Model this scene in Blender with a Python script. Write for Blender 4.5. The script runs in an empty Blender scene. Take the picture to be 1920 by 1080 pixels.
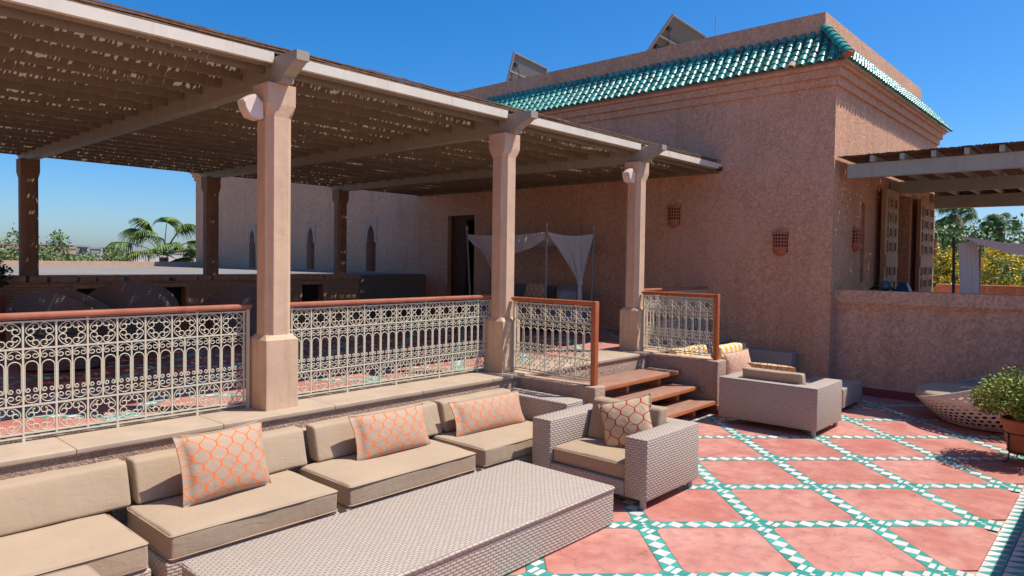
import bpy, math, random
from mathutils import Vector, Matrix, noise
random.seed(7)
rnd = random.random
def uni(a, b): return a + (b - a) * rnd()
S = bpy.context.scene
COL = S.collection
PI = math.pi

# ------------------------------------------------------------------ camera
cd = bpy.data.cameras.new('camera'); cam = bpy.data.objects.new('camera', cd); COL.objects.link(cam)
_f = Vector((0.74265, 0.66902, -0.02965)).normalized()
_u = Vector((0.0129, 0.02998, 0.99947)); _r = _f.cross(_u).normalized(); _u = _r.cross(_f)
_m = Matrix((_r, _u, -_f)).transposed().to_4x4(); _m.translation = (-3.0966, -5.5437, 2.0010)
cam.matrix_world = _m
cd.sensor_width = 36.0; cd.lens = 36.0 * 1313.24 / 1920; cd.shift_y = -12.05 / 1920
cd.clip_start = .05; cd.clip_end = 3000
S.camera = cam
# ------------------------------------------------------------------ sky and sun
SX, SY = .39, -.40
to_sun = Vector((SX, SY, 1)).normalized()
W = bpy.data.worlds.new('World'); S.world = W; W.use_nodes = True
nt = W.node_tree; nt.nodes.clear()
sky = nt.nodes.new('ShaderNodeTexSky'); sky.sky_type = 'NISHITA'; sky.sun_disc = False
sky.sun_elevation = math.asin(to_sun.z); sky.sun_rotation = math.atan2(SX, SY)
sky.altitude = 450; sky.air_density = 1.0; sky.dust_density = 1.5; sky.ozone_density = 10
bg = nt.nodes.new('ShaderNodeBackground'); bg.inputs['Strength'].default_value = .106
out = nt.nodes.new('ShaderNodeOutputWorld')
hs = nt.nodes.new('ShaderNodeHueSaturation'); hs.inputs['Saturation'].default_value = 1.25
nt.links.new(sky.outputs[0], hs.inputs['Color']); nt.links.new(hs.outputs[0], bg.inputs[0]); nt.links.new(bg.outputs[0], out.inputs[0])
sd = bpy.data.lights.new('sun', 'SUN'); sd.energy = 3.8; sd.angle = math.radians(.53); sd.color = (1, .94, .85)
sun = bpy.data.objects.new('sun', sd); COL.objects.link(sun)
sun.rotation_euler = to_sun.to_track_quat('Z', 'Y').to_euler(); sun.location = (0, -10, 30)
S.view_settings.view_transform = 'Standard'; S.view_settings.look = 'None'
S.view_settings.exposure = 0.65; S.view_settings.gamma = 1.0
S.cycles.max_bounces = 10; S.cycles.diffuse_bounces = 8

# ------------------------------------------------------------------ materials
def lin(c):
    return tuple(((v / 255) / 12.92 if v <= 10 else (((v / 255) + .055) / 1.055) ** 2.4) for v in c)
class NG:
    def __init__(s, name):
        s.m = bpy.data.materials.new(name); s.m.use_nodes = True; s.t = s.m.node_tree; s.t.nodes.clear()
        s.o = s.n('OutputMaterial'); s.p = s.n('BsdfPrincipled'); s.l(s.p.outputs[0], s.o.inputs[0])
    def n(s, k, **kw):
        x = s.t.nodes.new('ShaderNode' + k)
        for a, b in kw.items(): setattr(x, a, b)
        return x
    def l(s, a, b): s.t.links.new(a, b)
    def setv(s, sock, v):
        if hasattr(v, 'links') or hasattr(v, 'is_linked'): s.l(v, sock)
        else: sock.default_value = v
    def math(s, op, a, b=None, c=None, clamp=False):
        x = s.n('Math', operation=op, use_clamp=clamp)
        for i, v in enumerate((a, b, c)):
            if v is not None: s.setv(x.inputs[i], v)
        return x.outputs[0]
    def coord(s, kind='Object'):
        return s.n('TexCoord').outputs[kind]
    def noise(s, vec, scale, detail=3, rough=.55, dist=0):
        x = s.n('TexNoise'); s.l(vec, x.inputs['Vector'])
        x.inputs['Scale'].default_value = scale; x.inputs['Detail'].default_value = detail
        x.inputs['Roughness'].default_value = rough; x.inputs['Distortion'].default_value = dist
        return x.outputs['Fac']
    def mapping(s, vec, scale=(1, 1, 1), rot=(0, 0, 0)):
        x = s.n('Mapping'); s.l(vec, x.inputs[0]); x.inputs['Scale'].default_value = scale; x.inputs['Rotation'].default_value = rot
        return x.outputs[0]
    def ramp(s, fac, stops):
        x = s.n('ValToRGB'); s.l(fac, x.inputs[0]); e = x.color_ramp.elements
        while len(e) < len(stops): e.new(.5)
        for el, (p, c) in zip(e, stops): el.position = p; el.color = (*c, 1) if len(c) == 3 else c
        return x.outputs[0]
    def mix(s, fac, a, b, blend='MIX'):
        x = s.n('Mix', data_type='RGBA', blend_type=blend)
        s.setv(x.inputs[0], fac)
        for i, v in ((6, a), (7, b)):
            if isinstance(v, tuple): x.inputs[i].default_value = (*v, 1) if len(v) == 3 else v
            else: s.l(v, x.inputs[i])
        return x.outputs[2]
    def bump(s, h, strength=.5, dist=.01, nrm=None):
        x = s.n('Bump'); s.l(h, x.inputs['Height']); x.inputs['Strength'].default_value = strength; x.inputs['Distance'].default_value = dist
        if nrm is not None: s.l(nrm, x.inputs['Normal'])
        return x.outputs[0]
    def done(s, col=None, rough=.7, nrm=None, spec=None, **kw):
        if col is not None:
            if isinstance(col, tuple): s.p.inputs['Base Color'].default_value = (*col, 1)
            else: s.l(col, s.p.inputs['Base Color'])
        s.setv(s.p.inputs['Roughness'], rough)
        if nrm is not None: s.l(nrm, s.p.inputs['Normal'])
        if spec is not None: s.p.inputs['Specular IOR Level'].default_value = spec
        for k, v in kw.items(): s.p.inputs[k.replace('_', ' ')].default_value = v
        return s.m
def sc(c, k): return tuple(min(1, v * k) for v in c)

def mat_plain(name, col, rough=.6, var=.12, scale=6, bump=0, bscale=60, **kw):
    g = NG(name); v = g.coord()
    f = g.noise(v, scale, 4)
    c = g.ramp(f, [(.3, sc(col, 1 - var)), (.7, sc(col, 1 + var))])
    nr = g.bump(g.noise(v, bscale, 3), bump, .004) if bump else None
    return g.done(c, rough, nr, **kw)
def mat_stucco(name, a, b, bscale=19, bstr=.8, bdist=.022):
    g = NG(name); v = g.coord()
    n1 = g.noise(v, bscale, 4, .62, 1.6); n2 = g.noise(v, .9, 4); n3 = g.noise(v, bscale * 2.6, 3, .6, .6)
    c = g.ramp(n1, [(.34, sc(a, .80)), (.47, sc(a, 1.05)), (.57, sc(b, .98)), (.7, sc(b, 1.06))])
    c = g.mix(g.math('MULTIPLY', n2, .3), c, sc(a, .9), 'MIX')
    st = g.noise(g.mapping(v, (1.6, 1.6, .10)), 2.2, 5)
    c = g.mix(g.ramp(st, [(.5, (0, 0, 0)), (.8, (.5, .5, .5))]), c, sc(a, .66))
    pt_ = g.noise(v, .55, 5, .6, 1.0); c = g.mix(g.ramp(pt_, [(.5, (0, 0, 0)), (.68, (.4, .4, .4))]), c, sc(b, .98))
    vo = g.n('TexVoronoi', feature='DISTANCE_TO_EDGE'); vo.inputs['Scale'].default_value = .7; wv = g.n('VectorMath', operation='ADD'); nn = g.n('TexNoise'); nn.inputs['Scale'].default_value = 2.5; nn.inputs['Detail'].default_value = 6; g.l(v, nn.inputs['Vector']); g.l(v, wv.inputs[0]); g.l(nn.outputs['Color'], wv.inputs[1]); g.l(wv.outputs[0], vo.inputs['Vector'])
    c = g.mix(g.math('MULTIPLY', g.math('LESS_THAN', vo.outputs['Distance'], .003), .3), c, sc(a, .4))
    h = g.math('ADD', n1, g.math('MULTIPLY', n3, .45))
    return g.done(c, .95, g.bump(h, bstr, bdist), spec=.15)
def mat_streak(name, col, rust, rough=.5, amt=.5):
    g = NG(name); v = g.coord()
    n1 = g.noise(g.mapping(v, (5, 5, .25)), 3, 4); n2 = g.noise(v, 40, 3)
    c = g.ramp(g.noise(v, 3, 3), [(.3, sc(col, .92)), (.7, sc(col, 1.06))])
    c = g.mix(g.math('MULTIPLY', g.ramp(n1, [(.55, (0, 0, 0)), (.8, (1, 1, 1))]), amt), c, rust)
    return g.done(c, rough, g.bump(n2, .15, .002))
def mat_wicker(name, col, dark, cw=.048, ch=.0205):
    g = NG(name); uv = g.coord('UV')
    sp = g.n('SeparateXYZ'); wj = g.n('TexNoise'); wj.inputs['Scale'].default_value = 3.5; wj.inputs['Detail'].default_value = 2; g.l(uv, wj.inputs['Vector']); wk = g.n('VectorMath', operation='MULTIPLY_ADD'); g.l(wj.outputs['Color'], wk.inputs[0]); wk.inputs[1].default_value = (.03, .022, 0); g.l(uv, wk.inputs[2]); g.l(wk.outputs[0], sp.inputs[0])
    x = g.math('DIVIDE', sp.outputs[0], cw); y = g.math('DIVIDE', sp.outputs[1], ch)
    row = g.math('FLOOR', y); off = g.math('MULTIPLY', g.math('MODULO', g.math('ABSOLUTE', row), 2.0), .5)
    fx = g.math('FRACT', g.math('ADD', x, off)); fy = g.math('FRACT', y)
    bx = g.math('SINE', g.math('MULTIPLY', fx, PI)); by = g.math('SINE', g.math('MULTIPLY', fy, PI))
    h = g.math('MULTIPLY', g.math('POWER', bx, .55), g.math('POWER', by, .7))
    cell = g.n('TexWhiteNoise', noise_dimensions='2D')
    cv = g.n('CombineXYZ'); g.l(g.math('FLOOR', g.math('ADD', x, off)), cv.inputs[0]); g.l(row, cv.inputs[1]); g.l(cv.outputs[0], cell.inputs[0])
    c = g.ramp(h, [(.12, dark), (.5, col), (1, sc(col, 1.1))])
    c = g.mix(g.math('MULTIPLY', cell.outputs[0], .4), c, sc(col, .7))
    c = g.mix(g.math('MULTIPLY', g.noise(g.coord(), 3, 4), .35), c, sc(col, .82))
    return g.done(c, .62, g.bump(h, .8, .005), spec=.25)
def mat_fabric(name, col, var=.07):
    g = NG(name); v = g.coord()
    w = g.noise(v, 260, 2); f = g.noise(v, 2.3, 4)
    c = g.ramp(f, [(.3, sc(col, 1 - var)), (.7, sc(col, 1 + var))])
    c = g.mix(g.math('MULTIPLY', w, .25), c, sc(col, .8))
    st = g.ramp(g.noise(v, 7, 5), [(.62, (0, 0, 0)), (.8, (.3, .3, .3))]); c = g.mix(st, c, sc(col, .8))
    wr = g.math('ADD', g.noise(g.mapping(v, (3, 3, 1)), 3.2, 3, .5, .8), g.math('MULTIPLY', g.noise(g.mapping(v, (1, 2.5, 2.5), (0, 0, .5)), 7, 3, .5, 1.5), .5))
    h = g.math('ADD', g.math('MULTIPLY', w, .04), wr)
    return g.done(c, .95, g.bump(h, .28, .02), spec=.1, Sheen_Weight=.08)
def mat_trellis(name, base, line, T=.114, Q=.138, th=.0064):
    g = NG(name); uv = g.coord('UV'); sp = g.n('SeparateXYZ'); g.l(uv, sp.inputs[0])
    x, y = sp.outputs[0], sp.outputs[1]
    w = g.math('MULTIPLY', g.math('COSINE', g.math('MULTIPLY', y, 2 * PI / Q)), 1.25)
    w = g.math('MINIMUM', g.math('MAXIMUM', w, -1.0), 1.0); aw = g.math('MULTIPLY', w, T / 4)
    def dist(e):
        fr = g.math('FRACT', g.math('DIVIDE', e, T)); return g.math('MULTIPLY', g.math('MINIMUM', fr, g.math('SUBTRACT', 1.0, fr)), T)
    d1 = dist(g.math('SUBTRACT', x, aw)); d2 = dist(g.math('ADD', g.math('ADD', x, aw), T / 2))
    m = g.math('SUBTRACT', 1.0, g.math('DIVIDE', g.math('SUBTRACT', g.math('MINIMUM', d1, d2), th * .7), th * .6), clamp=True)
    v = g.coord(); f = g.noise(v, 200, 2)
    b = g.mix(g.math('MULTIPLY', f, .3), base, sc(base, .8))
    c = g.mix(m, b, line)
    wr = g.noise(v, 9, 3, .5, 1.0)
    return g.done(c, .95, g.bump(g.math('ADD', wr, g.math('MULTIPLY', f, .05)), .4, .02), spec=.1)
def mat_stripe(name, a, b, P=.11):
    g = NG(name); uv = g.coord('UV'); sp = g.n('SeparateXYZ'); g.l(uv, sp.inputs[0])
    fr = g.math('FRACT', g.math('DIVIDE', sp.outputs[0], P)); m = g.math('GREATER_THAN', fr, .5)
    return g.done(g.mix(m, a, b), .9)
def mat_concrete(name, a, b, dark):
    g = NG(name); v = g.coord('Object'); oi = g.n('ObjectInfo')
    ad = g.n('VectorMath', operation='ADD'); g.l(v, ad.inputs[0])
    mu = g.n('VectorMath', operation='SCALE'); g.l(oi.outputs['Location'], mu.inputs[0]); mu.inputs['Scale'].default_value = 1.0
    g.l(mu.outputs[0], ad.inputs[1]); v = ad.outputs[0]
    n1 = g.noise(v, 1.6, 6, .6, .6); n2 = g.noise(v, 6.5, 6, .65, .4); n3 = g.noise(v, 60, 3)
    r_ = g.math('MULTIPLY', oi.outputs['Random'], .16)
    c = g.ramp(g.math('ADD', g.math('SUBTRACT', n1, .08), r_), [(.36, a), (.62, b)])
    c = g.mix(g.ramp(n2, [(.45, (0, 0, 0)), (.72, (.8, .8, .8))]), c, dark)
    hi = g.ramp(g.noise(v, 2.7, 5, .6, .8), [(.52, (0, 0, 0)), (.74, (.5, .5, .5))]); c = g.mix(hi, c, (.60, .36, .30))
    vo = g.n('TexVoronoi', feature='DISTANCE_TO_EDGE'); vo.inputs['Scale'].default_value = .9
    wv = g.n('VectorMath', operation='ADD'); g.l(v, wv.inputs[0]); nn = g.n('TexNoise'); nn.inputs['Scale'].default_value = 3; nn.inputs['Detail'].default_value = 5; g.l(v, nn.inputs['Vector'])
    s3 = g.n('VectorMath', operation='SCALE'); g.l(nn.outputs['Color'], s3.inputs[0]); s3.inputs['Scale'].default_value = .6; g.l(s3.outputs[0], wv.inputs[1]); g.l(wv.outputs[0], vo.inputs['Vector'])
    cr = g.math('MULTIPLY', g.math('LESS_THAN', vo.outputs['Distance'], .0045), g.math('GREATER_THAN', g.noise(v, 1.0, 2), .5))
    c = g.mix(g.math('MULTIPLY', cr, .3), c, sc(dark, .5))
    return g.done(c, g.math('ADD', .42, g.math('MULTIPLY', n2, .35)), g.bump(g.math('ADD', n3, g.math('MULTIPLY', n2, 2)), .2, .004), spec=.35)
def mat_ceramic(name, col, rough=.35, var=.12, **kw):
    g = NG(name); oi = g.n('ObjectInfo'); v = g.coord()
    r = g.math('ADD', g.math('MULTIPLY', oi.outputs['Random'], .6), g.math('MULTIPLY', g.noise(g.n('NewGeometry').outputs['Position'], 5, 4), .5))
    c = g.ramp(r, [(.2, sc(col, 1 - var)), (.8, sc(col, 1 + var))])
    return g.done(c, rough, g.bump(g.noise(v, 30, 2), .1, .004), **kw)
def mat_leaf(name, a, b, c3, trans=.25):
    g = NG(name); v = g.n('NewGeometry').outputs['Position']; rn = g.n('NewGeometry').outputs['Random Per Island']
    f = g.math('ADD', g.math('MULTIPLY', g.noise(v, 1.3, 3), .5), g.math('MULTIPLY', rn, .5))
    c = g.ramp(f, [(.25, a), (.5, b), (.75, c3)])
    return g.done(c, .55, spec=.3, Transmission_Weight=0)
def mat_wood(name, a, b, scale=(1, 1, 1), rough=.5):
    g = NG(name); v = g.coord(); n = g.noise(g.mapping(v, scale), 6, 5, .6, .5)
    return g.done(g.ramp(n, [(.3, a), (.7, b)]), rough, g.bump(n, .2, .004))
def mat_brick(name, a, b, mortar):
    g = NG(name); uv = g.coord('UV'); br = g.n('TexBrick'); g.l(uv, br.inputs['Vector'])
    br.inputs['Color1'].default_value = (*a, 1); br.inputs['Color2'].default_value = (*b, 1); br.inputs['Mortar'].default_value = (*mortar, 1)
    br.inputs['Scale'].default_value = 1; br.inputs['Brick Width'].default_value = .24; br.inputs['Row Height'].default_value = .045
    br.inputs['Mortar Size'].default_value = .006; br.inputs['Mortar Smooth'].default_value = .2
    return g.done(br.outputs['Color'], .9, g.bump(br.outputs['Fac'], -.8, .012))

M = {}
M['stucco'] = mat_stucco('villa_stucco', (.60, .312, .19), (.77, .455, .305))
M['stucco_low'] = mat_stucco('low_wall_stucco', (.60, .342, .218), (.77, .48, .338), 13)
M['rough'] = mat_stucco('rough_plaster', (.52, .34, .245), (.62, .44, .33), 30, 1, .03)
M['smooth'] = mat_plain('smooth_plaster', (.50, .30, .215), .8, .08, 5, .25, 90)
def mat_column():
    g = NG('column_plaster'); v = g.coord(); col = (.60, .41, .275)
    c = g.ramp(g.noise(v, 4, 6, .65, .5), [(.3, sc(col, .9)), (.7, sc(col, 1.14))])
    c = g.mix(g.ramp(g.noise(g.mapping(v, (9, 9, .5)), 2, 5), [(.5, (0, 0, 0)), (.78, (.45, .45, .45))]), c, sc(col, .68))
    c = g.mix(g.ramp(g.noise(v, 23, 5, .7), [(.6, (0, 0, 0)), (.75, (.35, .35, .35))]), c, (.66, .52, .40))
    return g.done(c, .82, g.bump(g.noise(v, 14, 6, .7), .35, .008), spec=.2)
M['column'] = mat_column()
M['uplight'] = mat_plain('pale_uplight', (.74, .60, .50), .6, .05)
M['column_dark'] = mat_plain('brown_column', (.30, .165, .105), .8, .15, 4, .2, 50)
M['stone'] = mat_plain('cream_stone', (.43, .325, .23), .6, .1, 4, .25, 40)
M['beam'] = mat_streak('painted_beam', (.33, .285, .215), (.20, .12, .07), .55, .6)
M['rafter'] = mat_streak('painted_rafter', (.235, .175, .11), (.14, .08, .045), .6, .7)
M['fascia'] = mat_streak('painted_fascia', (.70, .635, .52), (.42, .30, .20), .5, .45)
M['greybeam'] = mat_streak('grey_green_beam', (.34, .355, .30), (.24, .22, .16), .5, .5)
M['reed'] = mat_plain('reed', (.17, .095, .055), .85, .4, 25)
M['rail'] = mat_plain('cream_iron', (.60, .55, .41), .45, .07, 20)
M['handrail'] = mat_wood('red_handrail', (.30, .09, .045), (.42, .15, .085), (1, 1, 1), .5)
M['wood_post'] = mat_wood('orange_post', (.33, .08, .025), (.46, .13, .045), (6, 6, 1), .35)
M['tread'] = mat_wood('weathered_tread', (.24, .115, .075), (.40, .22, .155), (.7, 9, 9), .55)
M['tread_edge'] = mat_wood('oiled_edge', (.36, .11, .04), (.5, .2, .09), (1, 8, 8), .45)
M['wicker'] = mat_wicker('pale_wicker', (.485, .405, .335), (.19, .14, .115))
M['wicker_pale'] = mat_wicker('white_wicker', (.70, .60, .55), (.36, .29, .26))
M['wicker_dark'] = mat_wicker('dark_wicker', (.27, .20, .17), (.05, .035, .03), .05, .02)
M['cushion'] = mat_fabric('beige_canvas', (.42, .312, .212))
M['cushion_tan'] = mat_fabric('tan_canvas', (.39, .28, .185))
M['piping'] = mat_plain('beige_piping', (.42, .30, .20), .9, .05)
M['pillow'] = mat_trellis('orange_trellis', (.46, .325, .235), (.86, .17, .03))
M['pillow_red'] = mat_trellis('red_trellis', (.58, .42, .27), (.42, .03, .02), .128, .165)
M['pillow_far'] = mat_trellis('coral_trellis', (.66, .46, .33), (.85, .18, .06), .085, .1, .004)
M['stripe'] = mat_stripe('yellow_stripe', (.70, .65, .56), (.80, .42, .015), .15)
M['pink'] = mat_concrete('pink_concrete', (.44, .15, .113), (.55, .255, .20), (.33, .11, .085))
M['grout'] = mat_plain('grout', (.46, .33, .25), .9, .1)
M['white_tile'] = mat_ceramic('white_tile', (.60, .575, .535), .45, .12)
M['green_tile'] = mat_ceramic('green_tile', (.04, .31, .25), .45, .28)
M['glaze'] = mat_ceramic('green_glaze', (.028, .215, .175), .36, .45, Coat_Weight=0.0)
M['terracotta'] = mat_plain('terracotta', (.47, .165, .07), .75, .2, 7, .2, 60)
M['terra_dark'] = mat_plain('sconce_clay', (.42, .135, .065), .8, .15, 9, .2, 60)
M['redpaint'] = mat_plain('red_skirting', (.27, .05, .04), .6, .15)
M['iron'] = mat_plain('black_iron', (.02, .018, .017), .5, .2)
M['brick'] = mat_brick('thin_brick', (.48, .25, .145), (.56, .32, .20), (.26, .15, .10))
M['capstone'] = mat_plain('cap_brick', (.52, .30, .19), .9, .25, 9, .4, 40)
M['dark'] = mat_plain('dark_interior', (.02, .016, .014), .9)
M['brownframe'] = mat_wood('brown_frame', (.07, .03, .015), (.11, .05, .025), (8, 8, 1), .85)
M['door'] = mat_wood('carved_door', (.32, .165, .075), (.48, .28, .14), (8, 8, 1), .6)
M['door_dark'] = mat_wood('carved_recess', (.10, .05, .025), (.15, .08, .04), (8, 8, 1), .7)
M['roofgrey'] = mat_plain('flat_roof', (.235, .205, .175), .9, .1, .7)
M['peach'] = mat_plain('peach_plaster', (.58, .36, .25), .9, .1)
M['aluminium'] = mat_plain('aluminium', (.45, .45, .46), .35, .05, Metallic=.8)
M['panelback'] = mat_plain('panel_backsheet', (.17, .155, .14), .7, .05)
M['panelfront'] = mat_plain('panel_cells', (.01, .015, .04), .1, .1)
M['black'] = mat_plain('black_plastic', (.015, .015, .017), .4, .1)
M['linen'] = mat_plain('grey_linen', (.30, .29, .28), .95, .06)
M['linen_d'] = mat_plain('dark_linen', (.15, .145, .14), .95, .06)
M['steel'] = mat_plain('grey_leg', (.38, .33, .31), .5, .1)
M['trunk'] = mat_wood('bark', (.13, .085, .055), (.24, .17, .11), (6, 6, 1), .9)
M['leaf_tree'] = mat_leaf('tree_leaf', (.06, .115, .025), (.14, .22, .055), (.27, .35, .11))
M['leaf_far'] = mat_leaf('far_leaf', (.09, .14, .045), (.17, .23, .08), (.27, .32, .13))
M['leaf_palm'] = mat_leaf('palm_leaf', (.04, .075, .015), (.11, .18, .03), (.22, .30, .06))
M['leaf_pot'] = mat_leaf('shrub_leaf', (.07, .13, .02), (.20, .27, .045), (.44, .44, .13))
M['leaf_dark'] = mat_leaf('dark_leaf', (.01, .022, .01), (.03, .05, .02), (.05, .08, .03))
M['flower'] = mat_leaf('yellow_flower', (.62, .42, .01), (.76, .56, .02), (.85, .68, .06))
M['houseA'] = mat_plain('far_block', (.30, .28, .27), .95, .12, 1)
M['houseB'] = mat_plain('far_clay', (.42, .30, .22), .95, .12, 1)
M['houseC'] = mat_plain('far_pale', (.50, .47, .43), .95, .12, 1)
M['glassdark'] = mat_plain('far_window', (.04, .045, .05), .2)
M['soil'] = mat_plain('dry_ground', (.30, .22, .15), .95, .25, .05)
M['teal'] = mat_plain('teal_ceramic', (.04, .075, .09), .25, .3)
def mat_cloth():
    g = NG('sheer_cloth'); g.done((.85, .83, .82), .9, spec=.1)
    tr = g.n('BsdfTranslucent'); tr.inputs[0].default_value = (.85, .83, .82, 1)
    mx = g.n('MixShader'); mx.inputs[0].default_value = .4
    g.l(g.p.outputs[0], mx.inputs[1]); g.l(tr.outputs[0], mx.inputs[2]); g.l(mx.outputs[0], g.o.inputs[0]); return g.m
M['cloth'] = mat_cloth()

# ------------------------------------------------------------------ mesh builder
class MB:
    def __init__(s): s.v = []; s.f = []; s.uv = None
    def quad(s, a, b, c, d):
        i = len(s.v); s.v += [tuple(a), tuple(b), tuple(c), tuple(d)]; s.f.append((i, i + 1, i + 2, i + 3)); return s
    def tri(s, a, b, c):
        i = len(s.v); s.v += [tuple(a), tuple(b), tuple(c)]; s.f.append((i, i + 1, i + 2)); return s
    def box(s, x0, x1, y0, y1, z0, z1):
        i = len(s.v)
        s.v += [(x0, y0, z0), (x1, y0, z0), (x1, y1, z0), (x0, y1, z0), (x0, y0, z1), (x1, y0, z1), (x1, y1, z1), (x0, y1, z1)]
        s.f += [tuple(i + k for k in q) for q in ((3, 2, 1, 0), (4, 5, 6, 7), (0, 1, 5, 4), (1, 2, 6, 5), (2, 3, 7, 6), (3, 0, 4, 7))]; return s
    def rbox(s, x0, x1, y0, y1, z0, z1, r=.02, n=2, puff=0, nseg=0, wob=0):
        # box with rounded edges on a grid; puff swells the large faces
        hx, hy, hz = (x1 - x0) / 2, (y1 - y0) / 2, (z1 - z0) / 2
        cx, cy, cz = (x1 + x0) / 2, (y1 + y0) / 2, (z1 + z0) / 2
        def grid(h):
            a = [-h + r * (1 - math.cos(k / n * PI / 2)) if n else -h for k in range(n + 1)] if r else [-h]
            a = [-h + r * k / n for k in range(n + 1)]
            mid = [-h + r + (2 * h - 2 * r) * k / (nseg + 1) for k in range(1, nseg + 1)]
            return a + mid + [-q for q in reversed(a)]
        gx, gy, gz = grid(hx), grid(hy), grid(hz)
        idx = {}
        def P(p):
            x, y, z = p
            k = (round(x, 5), round(y, 5), round(z, 5))
            if k in idx: return idx[k]
            q = Vector((max(-hx + r, min(hx - r, x)), max(-hy + r, min(hy - r, y)), max(-hz + r, min(hz - r, z))))
            d = Vector((x, y, z)) - q
            # cube-to-sphere
            if d.length > 1e-9:
                d = d.normalized() * r
            o = q + d
            if puff:
                fx, fy, fz = 1 - (x / hx) ** 2, 1 - (y / hy) ** 2, 1 - (z / hz) ** 2
                m = min(hx, hy, hz)
                if m == hz: o.z += puff * fx ** .5 * fy ** .5 * (1 if z > 0 else -.3) * abs(z / hz) if fx > 0 and fy > 0 else 0
                elif m == hy: o.y += puff * (fx * fz) ** .5 * (y / hy) if fx > 0 and fz > 0 else 0
                else: o.x += puff * (fy * fz) ** .5 * (x / hx) if fy > 0 and fz > 0 else 0
            if wob:
                w = noise.noise_vector(Vector((o.x + cx, o.y + cy, o.z + cz)) * 4.0) * wob; o += w
            idx[k] = len(s.v); s.v.append((o.x + cx, o.y + cy, o.z + cz)); return idx[k]
        def face(ga, gb, fn, flip):
            for i in range(len(ga) - 1):
                for j in range(len(gb) - 1):
                    q = [P(fn(ga[i], gb[j])), P(fn(ga[i + 1], gb[j])), P(fn(ga[i + 1], gb[j + 1])), P(fn(ga[i], gb[j + 1]))]
                    if flip: q.reverse()
                    if len(set(q)) == 4: s.f.append(tuple(q))
        face(gx, gy, lambda a, b: (a, b, hz), False); face(gx, gy, lambda a, b: (a, b, -hz), True)
        face(gx, gz, lambda a, b: (a, -hy, b), False); face(gx, gz, lambda a, b: (a, hy, b), True)
        face(gy, gz, lambda a, b: (hx, a, b), False); face(gy, gz, lambda a, b: (-hx, a, b), True)
        return s
    def tube(s, pts, r, n=6, closed=False, caps=True, flat=None):
        pts = [Vector(p) for p in pts]; m = len(pts); rings = []
        up = Vector((0, 0, 1)); prev = None
        for i, p in enumerate(pts):
            if closed: t = pts[(i + 1) % m] - pts[i - 1]
            else: t = pts[min(i + 1, m - 1)] - pts[max(i - 1, 0)]
            if t.length < 1e-9: t = Vector((0, 0, 1))
            t.normalize()
            if prev is None:
                a = t.cross(up)
                if a.length < 1e-3: a = t.cross(Vector((1, 0, 0)))
            else: a = prev - t * prev.dot(t)
            a.normalize(); prev = a; b = t.cross(a)
            rr = r[i] if isinstance(r, (list, tuple)) else r
            ring = []
            for k in range(n):
                an = 2 * PI * (k + .5) / n; ring.append(len(s.v)); s.v.append(tuple(p + a * (math.cos(an) * rr) + b * (math.sin(an) * rr)))
            rings.append(ring)
        for i in range(m if closed else m - 1):
            A, B = rings[i], rings[(i + 1) % m]
            for k in range(n): s.f.append((A[k], A[(k + 1) % n], B[(k + 1) % n], B[k]))
        if caps and not closed: s.f.append(tuple(reversed(rings[0]))); s.f.append(tuple(rings[-1]))
        return s
    def prism(s, poly, axis, a0, a1):
        # poly: 2D points; axis 'x': poly is (y,z); 'y': (x,z); 'z': (x,y)
        def P(p, a): return {'x': (a, p[0], p[1]), 'y': (p[0], a, p[1]), 'z': (p[0], p[1], a)}[axis]
        i = len(s.v); m = len(poly)
        s.v += [P(p, a0) for p in poly] + [P(p, a1) for p in poly]
        s.f.append(tuple(i + k for k in range(m))); s.f.append(tuple(i + m + k for k in reversed(range(m))))
        for k in range(m): s.f.append((i + k, i + m + k, i + m + (k + 1) % m, i + (k + 1) % m))
        return s
    def lathe(s, prof, n=24, c=(0, 0, 0), a0=0, a1=2 * PI, sx=1, sy=1):
        full = abs(a1 - a0 - 2 * PI) < 1e-6; cols = n if full else n + 1; i = len(s.v)
        for k in range(cols):
            a = a0 + (a1 - a0) * k / n
            for r, z in prof: s.v.append((c[0] + r * math.cos(a) * sx, c[1] + r * math.sin(a) * sy, c[2] + z))
        m = len(prof)
        for k in range(n):
            A = i + k * m; B = i + ((k + 1) % cols) * m
            for j in range(m - 1): s.f.append((A + j, B + j, B + j + 1, A + j + 1))
        return s
    def sections(s, secs, cap=True):
        i0 = len(s.v); m = len(secs[0])
        for sec in secs: s.v += [tuple(p) for p in sec]
        for j in range(len(secs) - 1):
            A = i0 + j * m; B = A + m
            for k in range(m): s.f.append((A + k, A + (k + 1) % m, B + (k + 1) % m, B + k))
        if cap:
            s.f.append(tuple(i0 + k for k in reversed(range(m)))); e = i0 + (len(secs) - 1) * m; s.f.append(tuple(e + k for k in range(m)))
        return s
    def xf(s, mat, start=0):
        for k in range(start, len(s.v)): s.v[k] = tuple(mat @ Vector(s.v[k]))
        return s
    def add(s, o, mat=None):
        i = len(s.v)
        s.v += [tuple(mat @ Vector(p)) for p in o.v] if mat is not None else list(o.v)
        s.f += [tuple(k + i for k in f) for f in o.f]; return s
    def bevel(s, w, seg=2):
        import bmesh
        me = bpy.data.meshes.new('tmp'); me.from_pydata(s.v, [], s.f); bm = bmesh.new(); bm.from_mesh(me)
        bmesh.ops.recalc_face_normals(bm, faces=bm.faces); bmesh.ops.bevel(bm, geom=bm.edges, offset=w, segments=seg, affect='EDGES', profile=.5)
        bm.verts.index_update(); s.v = [tuple(v.co) for v in bm.verts]; s.f = [tuple(v.index for v in f.verts) for f in bm.faces]
        bm.free(); bpy.data.meshes.remove(me); return s
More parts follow.
